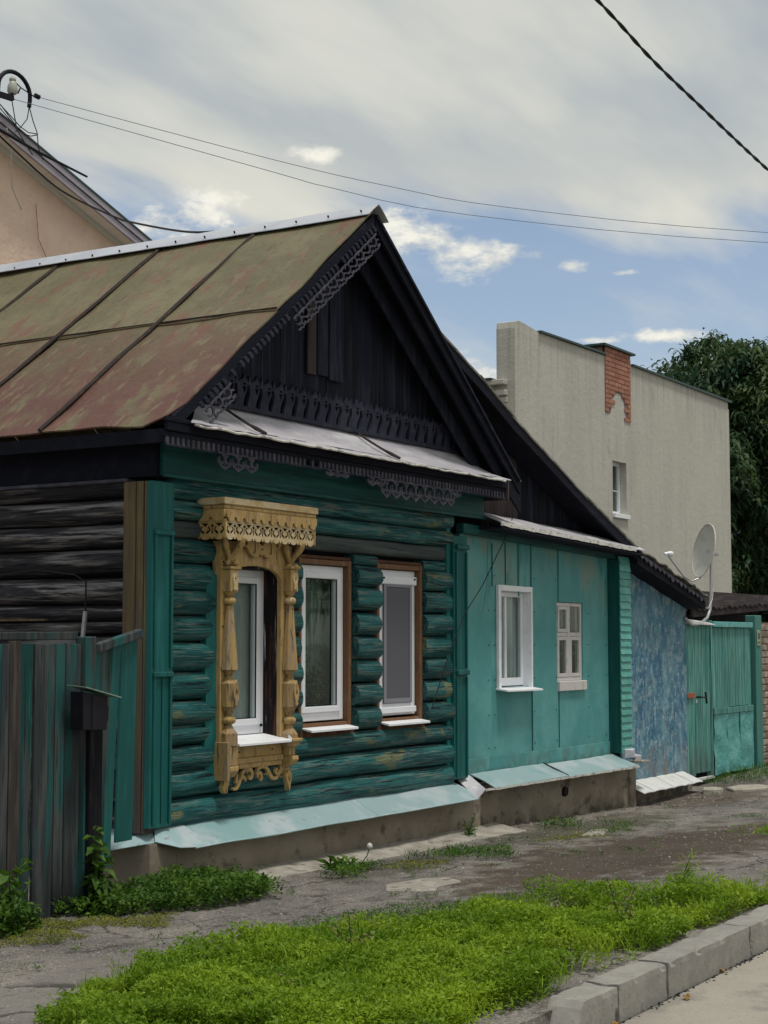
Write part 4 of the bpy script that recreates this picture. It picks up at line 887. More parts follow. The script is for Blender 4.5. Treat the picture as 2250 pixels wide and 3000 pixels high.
# ---------------------------------------------------------------- sheeted extension
ext = thing('house_extension', 'low extension clad in pale teal sheeting with two white windows, right of the log wall', 'building', (5.8, 0, 0))
OPA = (4.86, 5.48, 1.165, 2.065); OPB = (6.105, 6.715, 1.10, 1.985)
def cells(mb, x0, x1, z0, z1, holes, y, d):
    xs = sorted({x0, x1, *[c for h in holes for c in h[:2] if x0 < c < x1]}); z_ = sorted({z0, z1, *[c for h in holes for c in h[2:] if z0 < c < z1]})
    for a, b in zip(xs, xs[1:]):
        for c, e in zip(z_, z_[1:]):
            mx, mz = (a+b)/2, (c+e)/2
            if not any(h[0] < mx < h[1] and h[2] < mz < h[3] for h in holes): mb.box(a, b, y, y+d, c, e)
    return mb
cols = [4.12, 4.72, 5.54, 6.14, 7.42]
for a, b in zip(cols, cols[1:]):
    part('wall_panel', cells(MB(), a+.0015, b-.0015, .545, 2.56, [OPA, OPB], 0 + .0015*(hash(a) % 3), .05), mt['panel_teal'], ext)
for a, b in ((4.12,4.66),(4.66,5.66),(5.66,6.45),(6.45,7.42)):
    part('wall_panel', MB().box(a+.001, b-.001, -.010, .05, .38, .5435), mt['panel_teal'], ext, bevel=.002)
part('wall_core', cells(MB(), 4.1, 7.55, .3, 2.62, [OPA, OPB], .056, .2), mt['dark_board'], ext)
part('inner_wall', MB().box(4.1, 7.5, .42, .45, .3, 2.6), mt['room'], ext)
for x, z0, z1 in ((5.00,2.10,2.52),(5.27,2.02,2.52),(5.54,2.10,2.52),(6.14,1.99,2.52),(4.735,2.1,2.5),(5.545,.55,1.13),(6.135,.55,1.09)):
    mb = MB(); n = 10
    w = .022 if z0 > 1.5 and x > 5.1 else .008
    mb.sheet(lambda u, v: (x + w*(u-.5) + .003*nz(v*9, x), -.0055 + .0015*nz(v*7, u), z0+(z1-z0)*v), 1, 14, (0,.006,0)); part('seam_strip', mb, mt['seam_teal'] if w > .01 else mt['dark_green'], ext)
mb = MB()
for x in (4.18,4.66,4.78,5.60,6.08,6.84,7.28):
    for z in (.62,.92,1.24,1.56,1.88,2.2):
        mb.tube([(x+.01*nz(z*9,x),-.005,z),(x+.01*nz(z*9,x),.0,z)], .006, 5)
part('nail_heads', mb, mt['dark_green'], ext, kind='stuff')
# eave board and its small tin roof
part('eaves_board', MB().hexa([(4.02,-.10,2.555),(7.78,-.10,2.452),(7.78,-.02,2.452),(4.02,-.02,2.555),(4.02,-.10,2.640),(7.78,-.10,2.530),(7.78,-.02,2.530),(4.02,-.02,2.640)]), mt['teal_board_x'], ext, bevel=.004)
def ext_skirt(u, v):
    x = 4.30+3.30*u; return (x+.12*(1-v), .03-.36*v, 2.785-.030*(x-4.3) - .13*v**1.2 - .012*nz(x*3, v) + .010*nz(x*9, 4)*v)
part('skirt_sheet', MB().sheet(ext_skirt, 40, 5, (0,0,-.008)), mt['tin_grey'], ext, smooth=True)
part('skirt_rim', MB().sheet(lambda u, v: (4.29+3.05*u, -.335-.004*nz(u*30), 2.662-.030*3.05*u -.038*v + .008*nz(u*22)), 60, 1, (0,.008,0)), mt['tin_edge'], ext)
part('eaves_soffit', MB().hexa([(4.3,-.33,2.60),(7.6,-.33,2.50),(7.6,.02,2.50),(4.3,.02,2.60),(4.3,-.33,2.615),(7.6,-.33,2.515),(7.6,.02,2.53),(4.3,.02,2.63)]), mt['dark_board'], ext)
# lean roof over the extension, boarded gable under it
RP = [(3.02,4.37),(4.10,3.94),(4.72,3.66),(6.32,3.035),(7.60,2.58)]
def rp(x):
    for (a, za), (b, zb) in zip(RP, RP[1:]):
        if x <= b or b == RP[-1][0]: return za + (zb-za)*(x-a)/(b-a)
for i, ((a, za), (b, zb)) in enumerate(zip(RP, RP[1:])):
    n = 12
    def fn(u, v, a=a, b=b, za=za, zb=zb, i=i):
        x = a-.02+(b-a+.05)*u; return (x, -.25+4.0*v, za+(zb-za)*(x-a)/(b-a) + .010*nz(x*4, i) + (.012 if i % 2 else 0))
    part('roof_sheet', MB().sheet(fn, n, 4, (0,0,-.02)), mt['slate'], ext, smooth=True)
    part('verge_board', MB().hexa([(a,-.24,za-.115),(b,-.24,zb-.115),(b,-.21,zb-.115),(a,-.21,za-.115),(a,-.24,za-.022),(b,-.24,zb-.022),(b,-.21,zb-.022),(a,-.21,za-.022)]), mt['dark_board'], ext)
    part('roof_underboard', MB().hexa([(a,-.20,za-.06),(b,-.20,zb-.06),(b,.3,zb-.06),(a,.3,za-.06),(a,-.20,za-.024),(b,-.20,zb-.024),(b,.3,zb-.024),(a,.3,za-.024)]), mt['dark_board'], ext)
x = 4.28; i = 0
while x < 7.5:
    x1 = x + .115 + .02*nz(i*3.7); y = .085+.006*nz(i*5.5)
    part('gable_board', MB().prism([(x,y,2.60),(x1-.005,y,2.60),(x1-.005,y,rp(x1)-.07),(x,y,rp(x)-.07)], (0,.025,0)), mt['gable_brown'] if x < 5.4 else mt['gable'], ext); x = x1; i += 1
part('gable_backing', MB().prism([(3.4,.125,3.2),(4.0,.125,2.6),(7.5,.125,2.5),(7.5,.125,2.58),(4.72,.125,3.58),(3.2,.125,4.2)], (0,.03,0)), mt['dark_wood'], ext)
# left window: white tin surround with a deep reveal
xa0, xa1, za0, za1 = OPA
mb = MB(); t = .042
def wob(p): return (p[0]+.004*nz(p[2]*9, p[0]*5), p[1], p[2]+.006*nz(p[0]*11, p[2]*3))
for b in ((xa0-.05,xa0,za0-.005,za1+.05),(xa1,xa1+.03,za0-.005,za1+.05)):
    mb.sheet(lambda u, v, b=b: wob((b[0]+(b[1]-b[0])*u, -.030, b[2]+(b[3]-b[2])*v)), 2, 14, (0,.028,0))
mb.sheet(lambda u, v: wob((xa0+(xa1-xa0)*u, -.031, za1+.0+.05*v)), 12, 2, (0,.028,0))
wa = part('window', mb, mt['white_tin'], ext, label='white window in a deep bright tin surround')
part('reveal', MB().box(xa1-.003, xa1+.003, -.0015, .155, za0, za1), mt['white_tin'], wa); part('reveal', MB().box(xa0-.003, xa0+.003, -.0015, .155, za0, za1), mt['white_tin'], wa); part('reveal', MB().box(xa0+.004, xa1-.004, -.0015, .155, za1-.004, za1+.002), mt['white_tin'], wa)
part('frame', ring(MB(), xa0+.004, xa1-.004, za0+.01, za1-.006, .045, .055, .095, .075), mt['pvc'], wa, bevel=.004)
part('mullion', MB().box(xa0+.235, xa0+.265, .053, .093, za0+.086, za1-.052), mt['pvc'], wa, bevel=.004)
part('pane', MB().box(xa0+.05, xa0+.234, .070, .076, za0+.086, za1-.052), mt['glass'], wa); part('pane', MB().box(xa0+.266, xa1-.05, .070, .076, za0+.086, za1-.052), mt['glass'], wa)
part('curtain', folds(xa0+.05, xa1-.05, za0+.08, za1-.05, .125, .012, 70), mt['curtain'], wa)
part('window_sill', MB().hexa([(xa0-.055,-.12,za0-.035),(xa1+.06,-.12,za0-.040),(xa1+.06,.05,za0-.012),(xa0-.055,.05,za0-.012),(xa0-.055,-.12,za0-.018),(xa1+.06,-.12,za0-.023),(xa1+.06,.05,za0+.002),(xa0-.055,.05,za0+.002)]), mt['white_tin'], wa, bevel=.002)
# right window: old wooden casement with vent lights
xb0, xb1, zb0, zb1 = OPB
wb = part('window', ring(MB(), xb0+.002, xb1-.002, zb0+.10, zb1-.004, .035, .015, .075), mt['white_wood'], ext, bevel=.003, label='old wooden casement window with four lights')
part('mullion', MB().box(xb0+.275, xb0+.325, .012, .07, zb0+.136, zb1-.040), mt['white_wood'], wb, bevel=.003)
for a, b in ((xb0+.038, xb0+.273), (xb0+.327, xb1-.038)):
    lowtop = zb1-.345
    part('sash', ring(MB(), a, b, zb0+.137, lowtop, .036, .010, .055), mt['white_wood'], wb, bevel=.003)
    part('pane', MB().box(a+.037, b-.037, .030, .034, zb0+.175, lowtop-.037), mt['glass'], wb)
    if a < xb0+.2:
        part('sash', ring(MB(), a, b, lowtop+.045, zb1-.041, .034, .006, .05), mt['white_wood'], wb, bevel=.003)
        part('pane', MB().box(a+.035, b-.035, .026, .030, lowtop+.08, zb1-.076), mt['glass'], wb)
    else: part('pane', MB().box(a, b, .030, .034, lowtop+.045, zb1-.041), mt['glass'], wb)
    part('transom', MB().box(a, b, .014, .06, lowtop+.002, lowtop+.043), mt['white_wood'], wb, bevel=.003)
part('curtain', folds(xb0+.04, xb1-.04, zb0+.14, zb1-.04, .12, .010, 50), M('brown net curtain', (0.15,0.13,0.135), [((0.22,0.19,0.19), (6,1,3), 2.2, .4, .6, .7)], .9), wb)
part('window_sill', MB().box(xb0+.004, xb1+.03, -.030, .06, zb0+.0, zb0+.098), mt['white_wood'], wb, bevel=.006)
# dark green painted side and clapboard face of the projecting corner
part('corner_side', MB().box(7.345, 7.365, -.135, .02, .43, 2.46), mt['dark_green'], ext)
z = .425; i = 0
while z < 2.42:
    h = .0795; part('clapboard', MB().hexa([(7.35,-.150,z),(7.625,-.150,z),(7.625,-.12,z),(7.35,-.12,z),(7.35,-.136,z+h-.002),(7.625,-.136,z+h-.002),(7.625,-.12,z+h-.002),(7.35,-.12,z+h-.002)]), mt['slat_teal'], ext); z += h; i += 1
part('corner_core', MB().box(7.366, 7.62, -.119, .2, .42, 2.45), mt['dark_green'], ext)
# plinth and flashing of the extension
part('plinth', MB().sheet(lambda u, v: (4.225+3.50*u, -.12+.012*nz(u*14, v*4)+.008*nz(u*40, v*9), -.5+.82*v), 60, 14, (0,.25,0)), mt['plinth'], ext, smooth=True)
part('plinth', MB().box(7.56, 7.73, -.14, .1, -.5, .26), mt['plinth'], ext, bevel=.012)
part('vent_hole', MB().prism([(5.93,-.138,.10),(5.98,-.138,.085),(6.04,-.138,.10),(6.05,-.138,.16),(5.99,-.138,.185),(5.94,-.138,.16)], (0,.02,0)), mt['dark_wood'], ext)
part('flashing_sheet', MB().sheet(fl(4.20, 5.72, -.305, .42, .315, 0, .05), 16, 5, (0,0,-.010)), mt['flash_teal'], ext, smooth=True)
part('flashing_sheet', MB().sheet(fl(5.70, 7.42, -.30, .405, .298, .004, 0), 16, 5, (0,0,-.010)), mt['flash_teal'], ext, smooth=True)
part('flashing_sheet', MB().prism([(4.20,-.03,.425),(4.02,-.305,.320),(3.86,-.31,.245),(4.02,-.03,.385)], (0,0,-.010)), mt['tin_grey'], ext, label='bent step piece between the two flashings')
part('flashing_seam', MB().tube([(5.71,-.03,.425),(5.71,-.30,.315)], .008, 6), mt['seam_roof'], ext)
part('flashing_rim', MB().sheet(lambda u, v: (4.03+3.40*u, -.306, .316-.018*u-.020*v+.006*nz(u*20)), 40, 1, (0,.006,0)), mt['tin_edge'], ext)
for b in (((7.40,-.20,.42),(7.62,-.12,.42),.10,.09),((7.60,-.22,.365),(7.70,-.05,.39),.09,.05),((7.50,-.25,.335),(7.86,-.20,.315),.09,.028)):
    part('broken_board', MB().beam(*b), mt['concrete'] if b[3] < .03 else mt['tin_grey'], ext, bevel=.006)
part('hanging_wire', MB().tube([(4.93,-.14,2.80),(4.761,-.12,2.533),(4.306,-.13,2.093),(3.962,-.14,1.839),(3.712,-.14,1.536),(3.391,-.13,1.031)], .0045, 5), mt['black_cable'], ext)
part('hanging_wire', MB().tube([(4.45,-.11,2.50),(4.43,-.11,2.1),(4.36,-.10,1.85)], .003, 5), mt['grey_wire'], ext)

# ---------------------------------------------------------------- blue plastered outbuilding
blue = thing('plastered_outbuilding', 'small blue mottled plaster outbuilding under a ragged sloping roof, between extension and gate', 'outbuilding', (8.8, 0, -.1))
part('wall', MB().sheet(lambda u, v: (7.63+1.95*u + .02*nz(v*5, 3)*(u > .9), 0 + .012*nz(u*5, v*5, 1)+.006*nz(u*16, v*16), .02+(2.60-.44*u*1.0)*v), 40, 50, (0,.25,0)), mt['blue'], blue, smooth=True)
part('side_wall', MB().box(9.40, 9.575, .255, 3, -.2, 2.1), mt['blue'], blue)
RB = [(7.55,2.60),(8.2,2.405),(9.0,2.235),(9.60,2.085)]
for i in range(5):
    a = 7.50+.43*i; b = a+.44
    za = 2.605-.229*(a-7.5); zb = 2.605-.229*(b-7.5)
    part('roof_sheet', MB().sheet(lambda u, v, a=a, b=b, za=za, zb=zb, i=i: (a+(b-a)*u, -.27+2.8*v+.03*nz(i*3.3+u), za+(zb-za)*u+.012*math.sin(u*9)+.012*(i % 2)), 8, 3, (0,0,-.014)), mt['slate'], blue, smooth=True)
mb = MB(); k = 0
for i in range(16):
    a = 7.62+.125*i; z = 2.565-.229*(a-7.5); q = .5+1.1*abs(nz(i*2.2))*2; mb.prism([(a,-.255,z),(a+.124,-.255,z-.028),(a+.118,-.255,z-.040-.022*q),(a+.085-.02*q,-.255,z-.050-.028*q),(a+.02,-.255,z-.022-.018*q)], (0,.010,0))
part('ragged_verge', mb, mt['lace_grey'], blue)
part('roof_underboard', MB().hexa([(7.6,-.235,2.42),(9.62,-.235,1.97),(9.62,.3,1.97),(7.6,.3,2.42),(7.6,-.235,2.545),(9.62,-.235,2.085),(9.62,.3,2.085),(7.6,.3,2.545)]), mt['dark_board'], blue)
for i in range(6):
    a = 7.72+.29*i; part('flashing_sheet', MB().sheet(lambda u, v, a=a: (a+.285*u-.26*v*0-.02*v, .0-.24*v, .085-.10*v+.006*math.sin(u*math.pi)+.003*(i % 2)), 4, 3, (0,0,-.008)), mt['flash_white'], blue, smooth=True)
part('footing', MB().box(7.75, 9.58, -.05, .2, -.4, -.0), mt['plinth'], blue)

# ---------------------------------------------------------------- gate
gate = thing('wooden_gate', 'streaked teal plank gate with wicket door and dented metal lower panels', 'gate', (10.8, .05, -.1))
def planks(x0, x1, n, z0, z1, y, mat, nm='plank', th=.025):
    w = (x1-x0)/n
    for i in range(n):
        a = x0+i*w; part(nm, MB().box(a+.003, a+w-.003, y+.004*nz(i*3.1, x0), y+th, z0+.01*nz(i*2.7, x0), z1), mt[mat], gate)
planks(9.585, 9.90, 3, .0, 1.80, .02, 'gate_teal')
planks(9.925, 10.43, 4, .03, 1.80, .03, 'gate_teal')
part('door_threshold', MB().box(9.95, 10.45, -.01, .05, -.055, -.030), mt['flash_white'], gate)
part('gate_post', MB().box(10.435, 10.475, .01, .09, -.1, 1.85), mt['gate_teal'], gate)
planks(10.485, 11.90, 12, .78, 1.765, .02, 'gate_teal')
part('gate_rail', MB().box(10.50, 11.92, -.004, .018, .70, .775), mt['gate_teal'], gate, bevel=.003)
for i, (a, b) in enumerate(((10.52,10.98),(10.985,11.44),(11.445,11.95))):
    part('metal_panel', MB().sheet(lambda u, v, a=a, b=b, i=i: (a+(b-a)*u, .012+.022*nz(u*1.6+i*3, v*3.1)+ (.02*math.exp(-((u-.5)**2+(v-.55)**2)/.05) if i == 1 else 0), -.03+.725*v-.02*nz(u*2+i)*(v < .1)), 12, 18, (0,.004,0)), mt['gate_metal'], gate, smooth=True)
part('cap_board', MB().hexa([(9.58,-.05,1.795),(10.42,-.05,1.785),(10.42,.08,1.80),(9.58,.08,1.81),(9.58,-.05,1.845),(10.42,-.05,1.80),(10.42,.08,1.835),(9.58,.08,1.865)]), mt['flash_white'], gate, bevel=.003)
part('cap_board', MB().box(10.47, 11.90, -.02, .06, 1.768, 1.835), mt['gate_metal'], gate, bevel=.004)
part('gate_backing', MB().box(9.6, 12.0, .10, .12, -.05, 1.78), mt['dark_wood'], gate)
part('hinge', MB().box(9.60, 9.86, -.004, .016, .925, .985), mt['rust'], gate, bevel=.003)
mb = MB(); mb.tube([(9.97,.03,.93),(9.97,-.03,.93)], .012, 6); mb.tube([(9.97,-.03,.93),(10.13,-.035,.92)], .010, 6); mb.tube([(10.12,-.03,.985),(10.14,-.035,.85)], .013, 6)
part('door_handle', mb, mt['dark_steel'], gate)
part('latch_mark', MB().box(9.94, 9.99, .022, .028, .86, .90), mt['white_wood'], gate)
gp = tag(at(part('gate_post', MB().box(12.0, 12.24, -.02, .12, -.2, 1.93), mt['post_teal'], None, bevel=.008), (12.12,.05,-.1)), 'plain dull teal post at the right side of the gate', 'post')
sg = thing('house_sign', 'small yellowed plate fixed to the teal gate post', 'sign', (12.09, -.03, 1.54))
part('plate', MB().box(12.03, 12.16, -.032, -.022, 1.535, 1.735), mt['sign_plate'], sg, bevel=.004)
mb = MB(); mb.box(12.065,12.12,-.035,-.0325,1.62,1.70); mb.box(12.05,12.14,-.035,-.0325,1.57,1.585); part('print', mb, mt['sign_ink'], sg)
# brick pillar with a hinge bracket
bp_ = thing('brick_pillar', 'old patchy brick pillar at the right edge behind the teal post', 'pillar', (12.6, .1, -.1))
part('core', MB().box(12.262, 13.05, .012, .6, -.2, 1.84), mt['mortar'], bp_)
bm_me = None
for r in range(22):
    for c in range(4):
        x = 12.262 + .262*c - (.131 if r % 2 else 0); z = -.12 + .0885*r; x0 = max(x, 12.25); x1 = min(x+.245, 13.04)
        if x1-x0 < .05: continue
        part('brick', MB().box(x0, x1, 0+.006*nz(r*2.2, c), .09, z, z+.072), mt['brick_mix'], bp_, bevel=.006)
# dark shed behind the gate
shed = thing('shed', 'low shed with sagging dark brown roof behind the teal gate', 'shed', (13, 1.2, 0))
for i in range(8):
    a = 11.35+.62*i; part('roof_sheet', MB().sheet(lambda u, v, a=a: (a+.62*u, .55+3.2*v, 2.02+.045*(a+.62*u-11.35)-.02*math.sin(u*3.1)+.25*v+.015*math.sin(u*20)), 12, 2, (0,0,-.02)), mt['shed_roof'], shed)
part('eaves_board', MB().hexa([(11.3,.56,1.90),(16.3,.56,2.13),(16.3,.60,2.13),(11.3,.60,1.90),(11.3,.56,1.995),(16.3,.56,2.22),(16.3,.60,2.22),(11.3,.60,1.995)]), mt['shed_roof'], shed)
part('wall', MB().box(9.7, 16.3, 1.4, 1.6, -.1, 2.0), mt['dark_wood'], shed)
part('beam', MB().tube([(9.9,.75,1.985),(11.3,.72,1.985),(11.95,.70,1.98)], [.055,.055,.045], 10), mt['gable_brown'], shed)
part('roof_sheet', MB().box(9.7, 11.7, .8, 1.39, 1.86, 1.90), mt['shed_roof'], shed)

# ---------------------------------------------------------------- satellite dish
dish = thing('satellite_dish', 'weathered white satellite dish on a bent pipe at the corner of the blue building', 'satellite dish', (9.62, 0, 1.8))
part('pipe', MB().tube([(9.50,-.02,1.87),(9.62,-.05,1.79),(9.85,-.03,1.79),(10.12,-.01,1.83),(10.30,0,1.88),(10.40,0,1.98),(10.435,0,2.15),(10.47,0,2.75)], .018, 10), mt['galv'], dish, smooth=True)
dn = Vector((-.69, .69, .20)).normalized(); dc = Vector((10.21, 0, 2.69))
su = Vector((0,0,1)).cross(dn).normalized(); sv = dn.cross(su)
mb = MB(); rings = 8; seg = 32
for i in range(rings+1):
    r = .33*i/rings
    for j in range(seg):
        an = 2*math.pi*j/seg; mb.v.append(tuple(dc + su*math.cos(an)*r*.92 + sv*math.sin(an)*r - dn*(.07*(1-(r/.33)**2))))
for i in range(rings):
    for j in range(seg):
        j2 = (j+1) % seg; mb.f.append((i*seg+j, i*seg+j2, (i+1)*seg+j2, (i+1)*seg+j))
part('reflector', mb, mt['dish'], dish, smooth=True)
part('rim', MB().tube([dc + su*math.cos(2*math.pi*j/32)*.304 + sv*math.sin(2*math.pi*j/32)*.33 for j in range(33)], .008, 6, False), mt['dish'], dish)
lnb = dc + dn*.44 - sv*.13
part('feed_arm', MB().tube([dc - sv*.33 - dn*.02, dc - sv*.40 + dn*.08, dc - sv*.36 + dn*.2, lnb - sv*.03], .011, 8), mt['galv'], dish, smooth=True)
part('receiver', MB().tube([lnb - sv*.02 + dn*.05, lnb, lnb - dn*.02, lnb - dn*.05], [.02,.022,.034,.030], 10), mt['pvc'], dish, smooth=True)
mb = MB(); mb.beam(dc - dn*.09, (10.47,0,2.64), .05, .07); mb.beam(dc - dn*.07 - su*.02, (10.50,.0,2.70), .03, .04); part('mount', mb, mt['galv'], dish)
part('bracket', MB().beam((10.44,0,2.66), (10.60,-.03,2.655), .03, .03), mt['galv'], dish)
part('cable', MB().tube([(10.47,-.02,2.25),(10.40,-.03,2.10),(10.2,-.05,1.99),(9.95,-.10,1.99),(9.62,-.22,2.06)], .004, 5), mt['white_wood'], dish)

# ---------------------------------------------------------------- grey rendered house behind
wh = thing('rendered_house', 'tall grey-beige rendered house with one small window behind the sloping roofs', 'house', (16.5, 3.5, 0))
yw = 3.5; HO = (15.50, 16.06, 3.61, 4.50)
mb = cells(MB(), 12.08, 21.0, 2.29, 6.0, [HO], yw, .30)
part('wall', mb, mt['render_grey'], wh)
part('parapet', MB().prism([(12.081,yw,6.0),(20.95,yw,6.0),(20.95,yw,6.135),(16.27,yw,6.17),(12.9,yw,6.15),(12.45,yw,6.20),(12.2,yw,6.22),(12.10,yw,6.19),(12.081,yw,6.10)], (0,.30,0)), mt['render_grey'], wh)
part('side_wall', MB().box(12.10, 12.4, 3.801, 12, 1.0, 5.36), mt['render_grey'], wh)
for k, (z0, z1, d) in enumerate(((5.27,5.345,.16),(5.12,5.20,.10),(5.02,5.10,.05))):
    part('cornice_molding', MB().box(12.10-d, 12.099, 3.62, 12, z0, z1), mt['render_grey'], wh, bevel=.01)
part('cornice_coping', MB().box(11.90, 12.16, 3.80, 12, 5.346, 5.37), mt['coping'], wh)
for a, b in ((12.85,15.20),(16.30,21.05)):
    part('coping', MB().hexa([(a,yw-.05,6.15 if a < 14 else 6.15),(b,yw-.05,6.17 if a < 14 else 6.12),(b,yw+.35,6.17),(a,yw+.35,6.15),(a,yw-.05,6.18),(b,yw-.05,6.20 if a < 14 else 6.165),(b,yw+.35,6.20),(a,yw+.35,6.18)]), mt['coping'], wh)
part('back_wall', MB().box(12.4, 20.9, 8.0, 8.2, 0, 6.0), mt['render_grey'], wh)
part('lower_wall', MB().box(12.4, 20.5, yw+.31, yw+.5, 0, 2.4), mt['render_grey'], wh)
ww = part('window', ring(MB(), HO[0]+.003, HO[1]-.003, HO[2]+.04, HO[3]-.003, .05, yw+.12, yw+.17), mt['pvc'], wh)
part('glazing_bar', MB().box(HO[0]+.054, HO[1]-.054, yw+.13, yw+.15, 4.03, 4.045), mt['pvc'], ww)
part('pane', MB().box(HO[0]+.054, HO[1]-.054, yw+.152, yw+.158, HO[2]+.092, HO[3]-.055), mt['glass'], ww)
part('curtain', MB().prism([(HO[0]+.15,yw+.22,HO[2]+.05),(HO[1]-.1,yw+.22,HO[2]+.05),(HO[1]-.25,yw+.22,HO[3]-.03),(HO[0]+.18,yw+.22,HO[3]-.03)], (0,.01,0)), mt['curtain'], ww)
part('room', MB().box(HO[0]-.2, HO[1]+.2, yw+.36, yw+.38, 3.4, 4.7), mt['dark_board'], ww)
part('window_sill', MB().box(HO[0]-.02, HO[1]+.03, yw-.05, yw+.119, HO[2]-.035, HO[2]+.035), mt['white_tin'], ww, bevel=.004)
ch = part('chimney', MB().box(15.215, 16.25, yw+.03, yw+.65, 5.9, 6.315), mt['mortar'], wh)
part('mortar_bed', MB().prism([(15.23,yw-.006,5.25),(15.42,yw-.006,5.25),(15.50,yw-.006,5.50),(15.68,yw-.006,5.62),(15.85,yw-.006,5.62),(15.98,yw-.006,5.50),(16.10,yw-.006,5.19),(16.24,yw-.006,5.19),(16.24,yw-.006,6.31),(15.23,yw-.006,6.31)], (0,.008,0)), mt['mortar'], ch)
part('chimney_cap', MB().box(15.10, 16.34, yw-.07, yw+.75, 6.316, 6.35), mt['coping'], ch)
bmesh_b = {}
for r in range(15):
    for c in range(5):
        x = 15.228 + .255*c - (.1275 if r % 2 else 0); z = 5.19 + .0755*r; x0 = max(x, 15.225); x1 = min(x+.243, 16.245)
        if x1-x0 < .04: continue
        xm = (x0+x1)/2; za = 5.62 - 1.9*abs(xm-15.76)**2*1.6 - (.25 if abs(xm-15.76) > .3 else 0)
        if z < za - .02 and 15.40 < xm < 16.12: continue
        if z < 5.25 and xm < 15.5: continue
        part('brick', MB().box(x0, x1, yw-.018, yw-.007, z, z+.063), mt['brick_red'], ch)
for r in range(5):
    for c in range(3): part('brick', MB().box(15.203, 15.2145, yw+.04+.2*c+(.08 if r % 2 else 0), yw+.23+.2*c+(.08 if r % 2 else 0), 5.93+.0755*r, 5.993+.0755*r), mt['brick_red'], ch)
part('wall_hook', MB().tube([(20.99,3.45,3.62),(20.99,3.35,3.62),(21.05,3.33,3.66)], .015, 6), mt['dark_steel'], wh)

# ---------------------------------------------------------------- peach house behind the ridge
ph = thing('peach_house', 'peach roughcast gable house with cream boarded eaves rising behind the rusty roof', 'house', (2.5, 6, 0))
s_ = (6.271-6.948)/(5.865-3.854)
def pz(x, z0=7.162, x0=4.348, sl=-.338): return z0 + sl*(x-x0)
APX = 3.75
def pz2(x, top): return top - .338*abs(x-APX)
part('wall', MB().prism([(-2,6,0),(8.5,6,0),(8.5,6,pz2(8.5,7.365)),(APX,6,7.365),(-2,6,pz2(-2,7.365))], (0,.3,0)), mt['peach'], ph)
part('side_wall', MB().box(8.2, 8.5, 6.301, 12, 0, 5.7), mt['peach'], ph)
for sx in (1, -1):
    xa, xb = (APX, 8.9) if sx > 0 else (-2.4, APX)
    def sl(y0, y1, d0, d1, nm, m, a=xa, b=xb, bev=0, **k):
        return part(nm, MB().hexa([(a,y0,pz2(a,7.37)+d0),(b,y0,pz2(b,7.37)+d0),(b,y1,pz2(b,7.37)+d0),(a,y1,pz2(a,7.37)+d0),(a,y0,pz2(a,7.37)+d1),(b,y0,pz2(b,7.37)+d1),(b,y1,pz2(b,7.37)+d1),(a,y1,pz2(a,7.37)+d1)]), m, ph, bevel=bev, **k)
    sl(5.70, 5.73, -.09, .085, 'fascia', mt['fascia_mauve']); sl(5.69, 12, .086, .11, 'roof_slope', mt['coping']); sl(5.955, 5.999, -.095, -.02, 'wall_trim', mt['cream_trim'])
    sl(5.731, 5.755, -.045, -.03, 'soffit_trim', mt['cream_trim']); sl(5.685, 5.699, -.005, .0, 'fascia_lip', mt['dark_steel'])
    x = xa
    while x < xb-.01:
        x1 = min(x+.145, xb); sl(5.757, 5.950, -.040, -.030, 'soffit_panel', mt['soffit'], x+.006, x1); x = x1
sl(5.757, 5.95, -.028, -.02, 'soffit_backing', mt['dark_wood'], -2.4, APX); sl(5.757, 5.95, -.028, -.02, 'soffit_backing', mt['dark_wood'], APX, 8.9)
part('loose_cable', MB().tube([(3.7,5.38,7.05),(4.3,5.37,6.95),(5.07,5.35,6.86)], [.018,.017,.012], 6), mt['black_cable'], ph)
part('loose_cable', MB().tube([(3.85,5.40,7.10),(3.98,5.45,6.90),(4.12,5.6,6.78),(4.35,5.8,6.62),(4.6,5.9,6.45)], .008, 5), mt['white_wood'], ph)
part('loose_cable', MB().tube([(4.9,5.97,6.6),(4.95,5.97,6.2),(5.2,5.97,5.85),(5.5,5.97,5.6)], .004, 5), mt['rust'], ph)
# service mast with arched cable guard, crossarm, insulator
mast = thing('service_mast', 'black arched cable mast with pale insulator above the peach house gable', 'power mast', (3.9, 5.6, 6.9))
part('arched_pipe', MB().tube([(3.905,5.6,7.0),(3.905,5.6,7.55)] + [(4.155 - .25*math.cos(math.pi*i/14)*(.98), 5.6, 7.62+.225*math.sin(math.pi*i/14)) for i in range(0, 14)] + [(4.395,5.6,7.60),(4.385,5.6,7.52)], .024, 10), mt['dark_steel'], mast, smooth=True)
part('crossarm', MB().beam((3.5,5.58,7.50), (4.09,5.56,7.525), .05, .055), mt['dark_steel'], mast)
part('insulator', MB().lathe([(7.575,.045),(7.60,.058),(7.66,.055),(7.70,.040),(7.715,.030),(7.725,.038),(7.75,.036),(7.765,.018)], 4.085, 5.56, 14), mt['porcelain'], mast, smooth=True)
part('insulator_pin', MB().tube([(4.075,5.56,7.50),(4.085,5.56,7.58)], .014, 6), mt['dark_steel'], mast)
mb = MB(); mb.tube([(4.12,5.56,7.72),(4.22,5.56,7.68),(4.46,5.57,7.64)], .007, 5); mb.tube([(4.10,5.56,7.59),(4.17,5.56,7.61),(4.20,5.56,7.67)], .010, 5)
mb.tube([(4.44,5.57,7.665),(4.50,5.56,7.655)], .028, 8); part('wire_clamp', mb, mt['dark_steel'], mast)
mb = MB()
